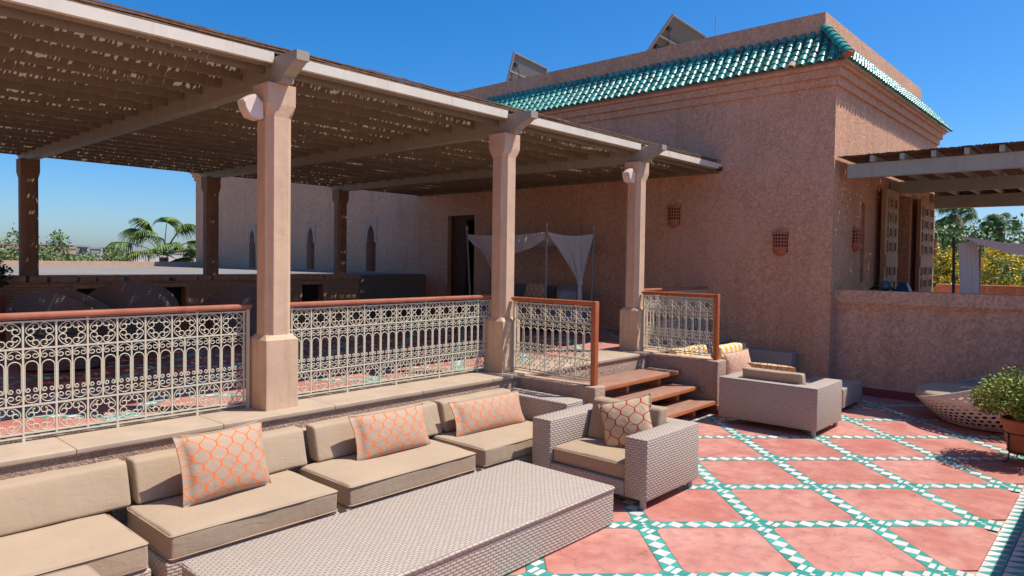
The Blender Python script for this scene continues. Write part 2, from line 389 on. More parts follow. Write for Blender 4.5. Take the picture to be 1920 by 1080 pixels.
    def mesh(s, name, mat, smooth=False, uv=False):
        me = bpy.data.meshes.new(name); me.from_pydata(s.v, [], s.f)
        if mat is not None: me.materials.append(M[mat] if isinstance(mat, str) else mat)
        if uv or s.uv:
            L = me.uv_layers.new(name='UVMap'); buf = [0.0] * (2 * len(me.loops))
            if s.uv:
                for li, l in enumerate(me.loops): buf[2 * li], buf[2 * li + 1] = s.uv[l.vertex_index]
            else:
                for p in me.polygons:
                    n = p.normal; ax = max(range(3), key=lambda k: abs(n[k]))
                    for li in p.loop_indices:
                        c = me.vertices[me.loops[li].vertex_index].co
                        q = (c.y, c.z) if ax == 0 else ((c.x, c.z) if ax == 1 else (c.x, c.y))
                        if uv == 'swap' and ax == 2: q = (c.y, c.x)
                        buf[2 * li], buf[2 * li + 1] = q
            L.data.foreach_set('uv', buf)
        if smooth:
            me.shade_smooth()
            if smooth != True: me.set_sharp_from_angle(angle=math.radians(38))
        me.update(); return me
    def build(s, name, mat, parent=None, smooth=False, uv=False, loc=None, rot=None):
        return inst(name, s.mesh(name, mat, smooth, uv), parent, loc, rot)
def inst(name, me, parent=None, loc=None, rot=None, scale=None):
    o = bpy.data.objects.new(name, me); COL.objects.link(o)
    if parent is not None: o.parent = parent
    if loc is not None: o.location = loc
    if rot is not None: o.rotation_euler = rot
    if scale is not None: o.scale = scale
    return o
def tag(o, label, cat, group=None):
    o['label'] = label; o['category'] = cat
    if group: o['group'] = group
    return o
def thing(name, label, cat, loc=(0, 0, 0), rz=0, group=None):
    o = bpy.data.objects.new(name, None); COL.objects.link(o); o.location = loc; o.rotation_euler = (0, 0, rz); o.empty_display_size = .2
    return tag(o, label, cat, group)
def struct(o): o['kind'] = 'structure'; return o
def stuff(o): o['kind'] = 'stuff'; return o

# ================================================================== SETTING
D = .69                                   # raised deck level
FX, SYW = 8.32, -1.94                     # villa front plane and side plane
struct(MB().quad((-900, -900, -7), (900, -900, -7), (900, 900, -7), (-900, 900, -7)).build('ground', 'soil'))
# body of the house under the terraces
struct(MB().box(-9, 8.6, -9, -.3, -6.99, -.03).box(-9, 16.2, -.3, 20.4, -6.99, -.031).box(8.62, 16.2, -9, -.3, -6.99, -.032).build('lower_storey', 'stucco'))

# ---- tiled terrace floor
def lattice(name, gx, gy, g, xr, yr, z, inside, objects=True, first=None):
    """45 degree lattice of tile strips round pink slabs"""
    root = struct(MB().quad((xr[0], yr[0], z - .012), (xr[1], yr[0], z - .012), (xr[1], yr[1], z - .012), (xr[0], yr[1], z - .012)).build(name, 'grout'))
    q2 = math.sqrt(2); edge = g * q2; side = .094; pit = side * q2
    hw = pit / 2; gr = .0022
    cam2 = Vector((-3.1, -5.54))
    W_, G_ = [], []
    def tile_poly(lst, pts, key): lst.append((key, pts))
    nx0, nx1 = int((xr[0] - gx) / g) - 2, int((xr[1] - gx) / g) + 2
    ny0, ny1 = int((yr[0] - gy) / g) - 2, int((yr[1] - gy) / g) + 2
    def clip(p): return xr[0] <= p[0] <= xr[1] and yr[0] <= p[1] <= yr[1]
    for i in range(nx0, nx1):
        for j in range(ny0, ny1):
            if (i + j) % 2: continue
            n = Vector((gx + i * g, gy + j * g))
            # node: small checker
            h = .016
            for a, b in ((-1, -1), (1, 1), (-1, 1), (1, -1)):
                c = n + Vector((a * h, b * h)); hh = h - gr / 2
                if inside(c) and clip(c): (W_ if a == b else G_).append(((c - cam2).length, 'sq', c, hh))
            for dx, dy in ((1, 1), (1, -1)):
                d = Vector((dx, dy)).normalized(); L = edge; m = 6
                t0 = (L - m * pit) / 2 + pit / 2
                nrm = Vector((-d.y, d.x))
                for k in range(m):
                    c = n + d * (t0 + k * pit)
                    if not inside(c) or not clip(c): continue
                    dist = (c - cam2).length
                    if k in (0, m - 1):
                        W_.append((dist, 'rect', c, 0))
                    else: W_.append((dist, 'dia', c, 0))
                    if k < m - 1:
                        e = c + d * (pit / 2)
                        if not clip(e + d * hw) or not clip(e - d * hw): continue
                        for sg in (1, -1): G_.append((dist, 'tri', e, (d, nrm * sg)))
                    if k == 0 or k == m - 1:
                        e = c + d * (pit / 2) * (-1 if k == 0 else 1)
                        for sg in (1, -1): G_.append((dist + .01, 'half', e, (d * (1 if k == 0 else -1), nrm * sg)))
    def poly(item):
        _, kind, c, x = item
        hs = side / 2 - gr / 2
        if kind == 'sq': return [[(c.x - x, c.y - x), (c.x + x, c.y - x), (c.x + x, c.y + x), (c.x - x, c.y + x)]]
        if kind == 'dia': return [[(c.x - hs, c.y - hs), (c.x + hs, c.y - hs), (c.x + hs, c.y + hs), (c.x - hs, c.y + hs)]]
        if kind == 'rect': return [[(c.x - hs, c.y - hs), (c.x + hs, c.y - hs), (c.x + hs, c.y - .008), (c.x - hs, c.y - .008)], [(c.x - hs, c.y + .008), (c.x + hs, c.y + .008), (c.x + hs, c.y + hs), (c.x - hs, c.y + hs)]]
        d, nm = x
        if kind == 'tri':
            a = c + nm * gr * 1.4; b = c + nm * (hw - gr) + d * (hw - gr * 2.4); e = c + nm * (hw - gr) - d * (hw - gr * 2.4)
        else:
            a = c + nm * gr; b = c + nm * (hw - gr) + d * (hw - gr * 2.4); e = c + nm * (hw - gr)
        q = [(a.x, a.y), (b.x, b.y), (e.x, e.y)]
        ar = (q[1][0] - q[0][0]) * (q[2][1] - q[0][1]) - (q[1][1] - q[0][1]) * (q[2][0] - q[0][0])
        return [q if ar > 0 else q[::-1]]
    for lst, nm, mt, zz in ((W_, 'white_tile', 'white_tile', .0012), (G_, 'green_tile', 'green_tile', .0006)):
        # largest in view first: nearest tiles inside the camera's field
        def show(it):
            v = it[2] - cam2; a = math.atan2(v.y, v.x)
            return it[0] + (0 if .06 < a < .72 and it[2].x > .6 else 50) + (.0 if it[1] in ('dia', 'tri') else 6)
        lst.sort(key=show); cache = {}
        rest = MB()
        for k, it in enumerate(lst):
            z1 = z + zz + uni(-.0004, .0004)
            if objects and k < 300:
                key = (it[1],) + ((round(it[3][0].x), round(it[3][0].y), round(it[3][1].x, 1), round(it[3][1].y, 1)) if it[1] in ('tri', 'half') else (round(it[3], 3),))
                if key not in cache:
                    mb = MB()
                    for q in poly(it): mb.prism([(p[0] - it[2].x, p[1] - it[2].y) for p in q][::-1], 'z', 0, -.011)
                    cache[key] = mb.mesh(nm, mt)
                inst(nm, cache[key], root, (it[2].x, it[2].y, z1), (uni(-.004, .004), uni(-.004, .004), 0))
            else:
                for q in poly(it):
                    i = len(rest.v); rest.v += [(p[0], p[1], z1) for p in q]; rest.f.append(tuple(range(i, i + len(q))))
        if rest.f: stuff(rest.build(nm, mt, root))
    # slabs
    hd = g - hw * q2 - .003; ch = .03; nodef = MB(); nh = g - hd + ch - .003
    for i in range(nx0, nx1):
        for j in range(ny0, ny1):
            x_, y_ = gx + i * g, gy + j * g
            xa_, xb_, ya_, yb_ = max(xr[0], x_ - nh), min(xr[1], x_ + nh), max(yr[0], y_ - nh), min(yr[1], y_ + nh)
            if (i + j) % 2 == 0 and xb_ > xa_ and yb_ > ya_: nodef.quad((xa_, ya_, z - .0002), (xb_, ya_, z - .0002), (xb_, yb_, z - .0002), (xa_, yb_, z - .0002))
    stuff(nodef.build('node_tile', 'green_tile', root))
    prof = [(hd - ch, -ch), (hd - ch, ch), (ch, hd - ch), (-ch, hd - ch), (-(hd - ch), ch), (-(hd - ch), -ch), (-ch, -(hd - ch)), (ch, -(hd - ch))]
    me = MB().prism(prof[::-1], 'z', -.0005, -.0115).mesh('pink_slab', 'pink')
    for i in range(nx0, nx1):
        for j in range(ny0, ny1):
            if not (i + j) % 2: continue
            c = Vector((gx + i * g, gy + j * g))
            full = all(inside(c + Vector(p)) and clip(c + Vector(p)) for p in prof)
            if full:
                inst('pink_slab', me, root, (c.x, c.y, z + uni(-.0003, .0003)), (0, 0, random.choice((0, PI))))
            else:
                ps = [tuple(c + Vector(p)) for p in prof]
                for ax, lim, sg in ((0, xr[0], 1), (0, xr[1], -1), (1, yr[0], 1), (1, yr[1], -1)):
                    o = []
                    for k in range(len(ps)):
                        a, b = ps[k], ps[(k + 1) % len(ps)]
                        ia, ib = (a[ax] - lim) * sg >= 0, (b[ax] - lim) * sg >= 0
                        if ia: o.append(a)
                        if ia != ib:
                            t = (lim - a[ax]) / (b[ax] - a[ax]); o.append((a[0] + (b[0] - a[0]) * t, a[1] + (b[1] - a[1]) * t))
                    ps = o
                    if len(ps) < 3: break
                if len(ps) >= 3: MB().prism([(p[0] - c.x, p[1] - c.y) for p in ps][::-1], 'z', -.0005, -.0115).build('pink_slab', 'pink', root, loc=(c.x, c.y, z))
    return root
GX, GY, GG = 2.7856, -2.7714, .6299
terrace = lattice('terrace_floor', GX, GY, GG, (-4.6, 8.56), (-4.79, -.34), 0, lambda c: True)
# border of triangles and the plain strip beyond it
bw = .125; bt_w, bt_g = MB(), MB(); pw = .118; gr = .0025
n = 0; nodes_b = []
meshes_b = {}
def tri_mesh(up, mt):
    k = (up, mt)
    if k not in meshes_b:
        a = pw / 2 - gr * 2; b = bw / 2 - gr
        pts = [(-a, -b), (a, -b), (-a, b)] if up else [(a, b), (-a, b), (a, -b)]
        meshes_b[k] = MB().prism(pts[::-1], 'z', 0, -.011).mesh('border_tile', mt)
    return meshes_b[k]
for r in range(2):
    k = 0; x = -4.5
    while x < 8.5:
        yc = -4.79 - .004 - bw / 2 - r * (bw + .002)
        if .5 < x < 8.5:
            inst('border_tile', tri_mesh(True, 'green_tile' if r == 0 else 'green_tile'), terrace, (x + pw / 2 - .001, yc, .0008))
            inst('border_tile', tri_mesh(False, 'white_tile'), terrace, (x + pw / 2 + .0015, yc + .001, .0012))
        x += pw; k += 1
struct(MB().box(-9, 8.56, -9, -5.05, -.03, .0005).build('outer_strip', 'pink'))
struct(MB().box(-9, -4.61, -5.045, -.3, -.03, .0008).build('side_paving', 'pink'))
struct(MB().quad((-4.6, -5.05, -.0125), (8.56, -5.05, -.0125), (8.56, -4.79, -.0125), (-4.6, -4.79, -.0125)).build('border_bed', 'grout'))

# ---- raised deck: plaster edge, stone nosing, tiled floor
deck = lattice('deck_floor', GX, .62, GG, (-4.6, FX), (.3, 7.3), D, lambda c: True, objects=False)
struct(MB().box(-9, FX, -.318, 7.3, -.03, D - .02).build('deck_edge', 'rough'))
xs = -4.6; slabs_n = MB()
nose = struct(MB().box(-9, FX, -.28, .295, D - .0195, D - .013).build('nosing_bed', 'grout'))
x = -4.6
while x < FX - .1:
    w = 1.0 if x < 7.5 else FX - x
    w = min(w, FX - x)
    MB().rbox(x + .0006, x + w - .0006, -.337, .297, D - .055 if False else D - .012, D + .028, .008, 2).build('nosing_stone', 'stone', nose, smooth='auto')
    MB().rbox(x + .0006, x + w - .0006, -.337, -.319, D - .018, D - .0122, .006, 1).build('nosing_stone', 'stone', nose, smooth='auto')
    x += w
D2 = D + .028
# outer parapet on the right, out of view, that shades the border
par = thing('terrace_parapet', 'plastered parapet wall along the outer edge of the tiled terrace', 'wall')
MB().box(.9, 8.6, -5.75, -5.35, -.02, 1.05).build('wall', 'stucco', par); MB().box(.85, 8.6, -5.79, -5.31, 1.052, 1.12).build('cap', 'stucco', par)

# ================================================================== VILLA
def wall_holes(mb, P, u0, u1, z0, z1, holes):
    us = sorted({u0, u1, *[h[0] for h in holes], *[h[1] for h in holes]}); zs = sorted({z0, z1, *[h[2] for h in holes], *[h[3] for h in holes]})
    for a, b in zip(us, us[1:]):
        for c, d in zip(zs, zs[1:]):
            if any(h[0] <= a and b <= h[1] and h[2] <= c and d <= h[3] for h in holes): continue
            mb.quad(P(a, c, 0), P(b, c, 0), P(b, d, 0), P(a, d, 0))
    for h in holes:
        a, b, c, d, dep = h
        mb.quad(P(a, c, 0), P(a, d, 0), P(a, d, dep), P(a, c, dep)); mb.quad(P(b, c, 0), P(b, c, dep), P(b, d, dep), P(b, d, 0))
        mb.quad(P(a, d, 0), P(b, d, 0), P(b, d, dep), P(a, d, dep)); mb.quad(P(a, c, 0), P(a, c, dep), P(b, c, dep), P(b, c, 0))
villa = thing('villa', 'tall earth-pink stucco villa with green tiled eave and flat parapet', 'building')
ZC = 4.78
YE, XE = 20.5, 15.42
nich = [(9.85, .0), (12.79, .05), (16.28, .07)]
NB = 1.66
PF = lambda u, z, d: (FX + d, u, z)
holes = [(5.93, 6.83, D, 3.05, .5)] + [(y - .21, y + .21, NB, 3.08, .34) for y, _ in nich]
mb = MB(); wall_holes(mb, lambda u, z, d: PF(-u, z, d), -YE, -SYW, -7, ZC, [(-b, -a, c, d, e) for a, b, c, d, e in holes])
PS = lambda u, z, d: (u, SYW + d, z)
wall_holes(mb, PS, FX, XE, -7, ZC, [(9.8, 10.0, 1.72, 3.08, .18), (11.55, 13.15, D, 3.42, 1.9)])
mb.quad((XE, SYW, -7), (XE, YE, -7), (XE, YE, ZC), (XE, SYW, ZC)); mb.quad((FX, YE, -7), (FX, YE, ZC), (XE, YE, ZC), (XE, YE, -7))
mb.build('wall', 'stucco', villa)
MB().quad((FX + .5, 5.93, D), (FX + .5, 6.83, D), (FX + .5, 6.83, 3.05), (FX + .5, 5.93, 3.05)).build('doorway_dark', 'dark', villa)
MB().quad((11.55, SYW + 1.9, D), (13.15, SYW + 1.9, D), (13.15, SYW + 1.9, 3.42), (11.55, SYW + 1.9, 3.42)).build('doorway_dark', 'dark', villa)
MB().quad((9.8, SYW + .18, 1.72), (10.0, SYW + .18, 1.72), (10.0, SYW + .18, 3.08), (9.8, SYW + .18, 3.08)).build('slot_window', 'glassdark', villa)
fr = MB().box(FX + .12, FX + .22, 6.32, 6.40, D, 3.049).box(FX + .12, FX + .22, 5.931, 6.32, 2.95, 3.048).box(FX + .12, FX + .22, 5.931, 5.99, D, 2.95)
fr.build('door_frame', 'brownframe', villa)
MB().box(FX + .121, FX + .25, 6.401, 6.829, D, 3.047).build('door_leaf', 'brownframe', villa)
for y, dz in nich:
    # arched surround: smooth plate with pointed-arch opening
    nb = thing('arched_niche_frame', 'x', 'x') if False else None
    out_ = []; hw_ = .265; spring, apex = 2.44, 2.92; ow = .15
    arch = []
    for k in range(9):
        t = k / 8; arch.append((-ow + ow * (1 - math.cos(t * PI / 2)) * 1.0, spring + (apex - spring) * math.sin(t * PI / 2) ** 1.0 * (.72 + .28 * t)))
    arch = [(-ow * (1 - (k / 10) ** 3.6), spring + (apex - spring) * k / 10) for k in range(11)]
    arch[-1] = (0, apex)
    full = arch + [(-a, z) for a, z in reversed(arch[:-1])]
    mbp = MB(); X0 = FX - .012; X1 = FX + .34
    top = 3.10; bot = spring
    # front plate as strips between arch and frame
    pts = full
    for k in range(len(pts) - 1):
        (a, za), (b, zb) = pts[k], pts[k + 1]
        oa = -hw_ + 2 * hw_ * k / (len(pts) - 1); ob = -hw_ + 2 * hw_ * (k + 1) / (len(pts) - 1)
        mbp.quad((X0, y - a, za), (X0, y - b, zb), (X0, y - ob, top), (X0, y - oa, top))
        mbp.quad((X0, y - a, za), (X1 - .02, y - a, za), (X1 - .02, y - b, zb), (X0, y - b, zb))
    mbp.tri((X0, y - pts[0][0], bot), (X0, y + hw_, top), (X0, y + hw_, bot)); mbp.tri((X0, y - pts[-1][0], bot), (X0, y - hw_, bot), (X0, y - hw_, top))
    mbp.quad((X0, y + hw_, bot), (X0, y + hw_, top), (FX + .002, y + hw_, top), (FX + .002, y + hw_, bot)); mbp.quad((X0, y - hw_, bot), (FX + .002, y - hw_, bot), (FX + .002, y - hw_, top), (X0, y - hw_, top))
    mbp.quad((X0, y + hw_, top), (X0, y - hw_, top), (FX + .002, y - hw_, top), (FX + .002, y + hw_, top)); mbp.quad((X0, y + hw_, bot), (FX + .2, y + hw_, bot), (FX + .2, y + ow, bot), (X0, y + ow, bot)); mbp.quad((X0, y - ow, bot), (FX + .2, y - ow, bot), (FX + .2, y - hw_, bot), (X0, y - hw_, bot))
    mbp.build('niche_surround', 'smooth', villa)
    MB().quad((X1 - .002, y - .21, NB), (X1 - .002, y + .21, NB), (X1 - .002, y + .21, 3.08), (X1 - .002, y - .21, 3.08)).build('niche_back', 'brownframe', villa)
# cornice bands, eave board, parapet (run round the corner)
def band(o, z0, z1, name, mt='stucco', inset=0.0):
    a = -o; b = inset
    x0, y0 = FX - o, SYW - o
    pts = [(x0, YE + o), (x0, y0), (XE + o, y0), (XE + o, y0 + o + .3), (FX + .3, SYW + .3), (FX + .3, YE + o)]
    m_ = MB().prism(pts, 'z', z1, z0); return m_.build(name, mt, villa)
band(.045, ZC + .0, 4.905, 'cornice'); band(.095, 4.907, 5.03, 'cornice'); band(.145, 5.032, 5.085, 'cornice')
EO, EZ, TI, TZ = .215, 5.11, -.28, 5.72      # eave offset/height, top of slope inset/height
# sloping bed under the tiles
bed = MB()
e0 = (FX - EO + .02, SYW - EO + .02); t0 = (FX - TI, SYW - TI)
bed.quad((e0[0], YE + .25, EZ - .02), (e0[0], e0[1], EZ - .02), (t0[0], t0[1], TZ - .04), (t0[0], YE, TZ - .04))
bed.quad((e0[0], e0[1], EZ - .02), (XE + .25, e0[1], EZ - .02), (XE - .2, t0[1], TZ - .04), (t0[0], t0[1], TZ - .04))
bed.quad((e0[0], YE + .25, EZ - .02), (FX - .1, YE + .25, EZ - .025), (FX - .1, SYW - .1, EZ - .025), (e0[0], e0[1], EZ - .02))
bed.quad((e0[0], e0[1], EZ - .02), (FX - .1, SYW - .1, EZ - .025), (XE + .25, SYW - .1, EZ - .025), (XE + .25, e0[1], EZ - .02))
bed.quad((XE + .25, e0[1], EZ - .02), (XE + .25, SYW + .3, EZ - .02), (XE - .2, SYW + .3, TZ - .04), (XE - .2, t0[1], TZ - .04))
bed.build('eave_bed', 'smooth', villa)
PT = 6.04
pp = MB().prism([(t0[0], YE - .2), (t0[0], t0[1]), (XE - .35, t0[1]), (XE - .35, t0[1] + .25), (t0[0] + .25, t0[1] + .25), (t0[0] + .25, YE - .2)], 'z', PT, 5.2)
pp.build('parapet', 'stucco', villa)
MB().quad((t0[0] + .2, t0[1] + .2, 5.6), (XE - .2, t0[1] + .2, 5.6), (XE - .2, YE - .2, 5.6), (t0[0] + .2, YE - .2, 5.6)).build('flat_roof', 'roofgrey', villa)
# barrel tiles
def barrel(r0, r1, L, n=6, th=.012):
    m_ = MB()
    for (r, s_) in ((r0, 0), (r1, 1)):
        for k in range(n + 1):
            a = PI * k / n; m_.v.append((-math.cos(a) * r, s_ * L, math.sin(a) * r * .95))
        for k in range(n + 1):
            a = PI * k / n; m_.v.append((-math.cos(a) * (r - th), s_ * L, math.sin(a) * (r - th) * .95))
    w = n + 1
    for k in range(n):
        m_.f.append((k, k + 1, 2 * w + k + 1, 2 * w + k)); m_.f.append((w + k + 1, w + k, 3 * w + k, 3 * w + k + 1)); m_.f.append((k + 1, k, w + k, w + k + 1))
    return m_
slope = math.atan2(TZ - EZ, EO - TI); SL = math.hypot(TZ - EZ, EO - TI); ROWS = 6; RL = SL / ROWS
tb = barrel(.067, .056, RL + .035); tmesh = tb.mesh('roof_tile', 'glaze', 'auto'); bare = tb.mesh('bare_tile', 'peach', 'auto')
TP = .148; tiles = []
def tile_m(side, u, row):
    s_ = row * RL - .01
    x = EO - s_ * math.cos(slope); z = EZ + s_ * math.sin(slope) - .006
    if side == 0: # front face: slope rises to +X, column runs along Y
        rot = Matrix.Rotation(-PI / 2, 4, 'Z') @ Matrix.Rotation(slope - .05, 4, 'X'); loc = (FX - x, u, z)
    else: rot = Matrix.Rotation(slope - .05, 4, 'X'); loc = (u, SYW - x, z)
    return Matrix.Translation(loc) @ rot
u = SYW - EO + .10
while u < YE + .1:
    frac = (u - (SYW - EO)) / (EO - TI)
    for r in range(ROWS):
        if (r + .75) / ROWS <= frac: tiles.append((u + 3, 0, u, r))
    u += TP
u = FX - EO + .10
while u < XE + .2:
    frac = (u - (FX - EO)) / (EO - TI)
    for r in range(ROWS):
        if (r + .75) / ROWS <= frac: tiles.append(((u - FX) * 1.6 + 2.2 + (2.0 if r > 3 else 0), 1, u, r))
    u += TP
tiles.sort(); rest = MB()
for k, (_, sd_, u, r) in enumerate(tiles):
    jm = Matrix.Translation((uni(-.004, .004), uni(-.004, .004), uni(-.003, .003)))
    m4 = jm @ tile_m(sd_, u, r) @ Matrix.Rotation(uni(-.03, .03), 4, 'Z')
    if k < 300:
        o = inst('roof_tile', bare if (sd_ == 0 and r == 0 and 16 < k < 28 and u > SYW + .25 and not bare.users > 0) else tmesh, villa); o.matrix_local = m4
    else: rest.add(tb, m4)
stuff(rest.build('roof_tile', 'glaze', villa, smooth='auto'))
hipb = barrel(.085, .07, .175); hipm = hipb.mesh('hip_tile', 'glaze', 'auto')
A = Vector((FX - EO - .03, SYW - EO - .03, EZ + .05)); B = Vector((FX - TI, SYW - TI, TZ + .06)); hd_ = (B - A)
for k in range(7):
    p = A + hd_ * (k / 7)
    o = inst('hip_tile', hipm, villa); o.matrix_local = Matrix.Translation(p) @ Matrix.Rotation(math.atan2(hd_.y, hd_.x) - PI / 2, 4, 'Z') @ Matrix.Rotation(math.atan2(hd_.z, math.hypot(hd_.x, hd_.y)) - .05, 4, 'X')
MB().lathe([(0, -.05), (.05, -.04), (.085, 0), (.075, .05), (0, .075)], 10, tuple(A + Vector((.02, .02, 0)))).build('hip_end', 'terra_dark', villa, smooth=True)
# carved door leaves folded back against the side wall
def door_leaf(x0, x1, name='carved_door'):
    d_ = thing(name, '', 'door'); y1, y0 = SYW - .10, SYW - .17
    MB().box(x0, x1, y0, y1, D + .02, 3.38).build('panel_board', 'door', d_)
    w = (x1 - x0 - .36) / 2
    bm_ = MB().box(x0 + .02, x1 - .02, y0 - .018, y0 - .001, 1.98, 2.2).mesh('mid_rail', 'door'); inst('mid_rail', bm_, d_)
    for r in range(9):
        z = 3.24 - r * .262 - (.18 if r > 3 else 0)
        if z < .9: continue
        for c in range(2):
            a = x0 + .15 + c * (w + .06)
            f_ = MB().box(a, a + w, y0 - .022, y0 - .001, z - .21, z - .18).box(a, a + w, y0 - .022, y0 - .001, z - .03, z).box(a, a + .05, y0 - .022, y0 - .001, z - .18, z - .03).box(a + w - .05, a + w, y0 - .022, y0 - .001, z - .18, z - .03)
            p_ = f_.build('carved_frame', 'door', d_); MB().box(a + .052, a + w - .052, y0 - .004, y0 - .0008, z - .178, z - .032).build('carved_recess', 'door_dark', p_)
    return d_
dl = door_leaf(10.62, 11.5); dl['label'] = 'carved wooden door leaf left of the dark doorway in the side wall'
dl = door_leaf(13.25, 14.5); dl['label'] = 'carved wooden door leaf right of the dark doorway, nearest the wall end'

# clay wall sconces
def sconce(loc, rz, label, sc_=1.0):
    t = thing('wall_sconce', label, 'wall lamp', loc, rz, 'pierced clay wall sconces')
    # half cone, opening +up, facing local -X
    rows, cols = 4, 8; H = .22; m_ = MB()
    def P(i, j):
        a = PI / 2 + PI * i / cols; r = .125 * (1 - .05 * (1 - j / rows)); return (r * math.cos(a), r * math.sin(a), -H + H * j / rows)
    for i in range(cols):
        for j in range(rows):
            q = [Vector(P(i, j)), Vector(P(i + 1, j)), Vector(P(i + 1, j + 1)), Vector(P(i, j + 1))]; c = sum(q, Vector()) / 4
            mid = [(q[k] + q[(k + 1) % 4]) / 2 for k in range(4)]
            # diamond hole through the cell
            hole = [c + (mm - c) * .86 for mm in mid]
            for k in range(4): m_.quad(mid[k - 1], q[k], mid[k], c + (q[k] - c) * .5) if False else (m_.tri(mid[k - 1], q[k], mid[k]), m_.quad(mid[k - 1], mid[k], hole[k], hole[k - 1]))
    m_.build('pierced_shell', 'terra_dark', t)
    m_ = MB().lathe([(.125, .0), (.135, .005), (.135, .028), (.12, .03)], 12, (0, 0, 0), PI / 2, 3 * PI / 2); m_.build('rim', 'terra_dark', t, smooth='auto')
    MB().lathe([(.0, -.365), (.045, -.355), (.085, -.325), (.11, -.28), (.122, -.22)], 12, (0, 0, 0), PI / 2, 3 * PI / 2).build('base_cup', 'terra_dark', t, smooth=True)
    MB().box(-.01, -.002, -.12, .12, -.3, .0).build('backplate', 'dark', t)
    t.scale = (sc_,) * 3; return t
sconce((FX, .80, 3.0), 0, 'clay sconce high on the shaded wall beside the pergola end')
sconce((FX, -1.14, 2.50), 0, 'clay sconce on the open stucco wall near the villa corner')
sconce((9.44, SYW, 2.59), PI / 2, 'clay sconce on the side wall just right of the villa corner')
sconce((15.2, SYW, 2.60), PI / 2, 'small dark clay sconce at the far end of the side wall')
# solar panels and antenna on the roof
def solar(tl, az, tilt, label):
    t = thing('solar_panel', label, 'solar panel', tl, az, 'solar panels on the villa roof')
    L, Hh = 1.58, .96; ct, st = math.cos(tilt), math.sin(tilt)
    mt_ = Matrix(((1, 0, 0, 0), (0, ct, st, 0), (0, -st, ct, 0), (0, 0, 0, 1)))  # local y goes down slope
    def put(n_, m_, mt): m_.xf(mt_); m_.build(n_, mt, t)
    put('cells', MB().box(.03, L - .03, .03, Hh - .03, .006, .012), 'panelfront')
    put('backsheet', MB().box(.03, L - .03, .03, Hh - .03, -.004, .0055), 'panelback')
    put('frame', MB().box(0, L, 0, .032, -.028, .016).box(0, L, Hh - .032, Hh, -.028, .016).box(0, .03, .032, Hh - .032, -.028, .016).box(L - .03, L, .032, Hh - .032, -.028, .016), 'steel')
    put('mounting_rail', MB().box(-.06, L + .06, .42, .46, -.07, -.03), 'steel')
    for a in (.22, .62): put('junction_box', MB().box(.12, .24, a, a + .08, -.04, -.005), 'black')
    put('cable', MB().tube([(.18, .3, -.03), (.3, .38, -.06), (.36, .5, -.08), (.32, .6, -.05), (.18, .68, -.03)], .008, 5), 'black')
    put('strut', MB().tube([(.5, .44, -.05), (.5, .95, -.05)], .02, 4).tube([(1.2, .44, -.05), (1.2, .95, -.05)], .02, 4), 'steel')
    return t
solar((8.98, 5.38, 6.82), math.radians(10), math.radians(74), 'steeply tilted solar panel further left on the roof')
solar((8.98, 1.29, 6.765), math.radians(4), math.radians(49), 'solar panel seen from below near the thin antenna')
tag(MB().tube([(9.5, .66, 5.6), (9.5, .66, 6.74)], .009, 6).build('antenna', 'steel'), 'thin vertical antenna rod on the villa roof', 'antenna')

# unseen wing added behind the viewer, bounces warm sunlight into the shade
wg = thing('bounce_wing', 'unseen stucco wing added behind the viewer to bounce warm light', 'building')
MB().box(-11, -6.4, -9.2, 9.0, -6.98, 5.0).build('wall', 'stucco', wg); MB().box(-11.2, -6.3, -9.4, 9.2, 5.002, 5.2).build('cornice', 'stucco', wg)
for y in (-6.5, -3.5, 2.8, 5.8):
    w_ = MB().box(-6.398, -6.34, y - .62, y + .62, .95 if y < 0 else 1.5, 2.75).build('window', 'brownframe', wg); MB().box(-6.3395, -6.33, y - .5, y + .5, 1.05 if y < 0 else 1.6, 2.65).build('pane', 'glassdark', w_)
# low wall of the right-hand terrace
lw = thing('low_wall', 'broad stucco terrace wall with moulded top band right of the villa corner', 'wall')
MB().box(8.58, 8.80, -7.2, SYW - .001, -.02, 1.384).build('wall', 'stucco_low', lw)
MB().box(8.545, 8.80, -7.2, SYW - .001, 1.385, 1.425).build('moulding', 'stucco_low', lw)
MB().box(8.50, 8.84, -7.2, SYW - .001, 1.427, 1.62).build('cap', 'stucco_low', lw)
MB().box(8.568, 8.5795, -7.2, SYW - .001, .0, .12).build('skirting', 'redpaint', lw)
struct(MB().box(8.81, 15.9, -7.2, SYW - .001, -.02, D).build('upper_terrace', 'pink'))
fw = thing('far_parapet', 'lit earth-coloured parapet at the far edge of the right terrace', 'wall')
MB().box(15.5, 15.75, -7.2, SYW - .05, D, 1.60).build('wall', 'stucco', fw)

# flat roof beyond the deck
struct(MB().box(-9, FX - .001, 7.62, 20.4, .2, 1.64).build('flat_roof', 'roofgrey'))
rp = thing('roof_parapet', 'low sunlit peach parapet edging the flat roof', 'wall')
MB().box(-9, FX - .001, 20.15, 20.45, 1.3, 1.80).build('wall', 'peach', rp)

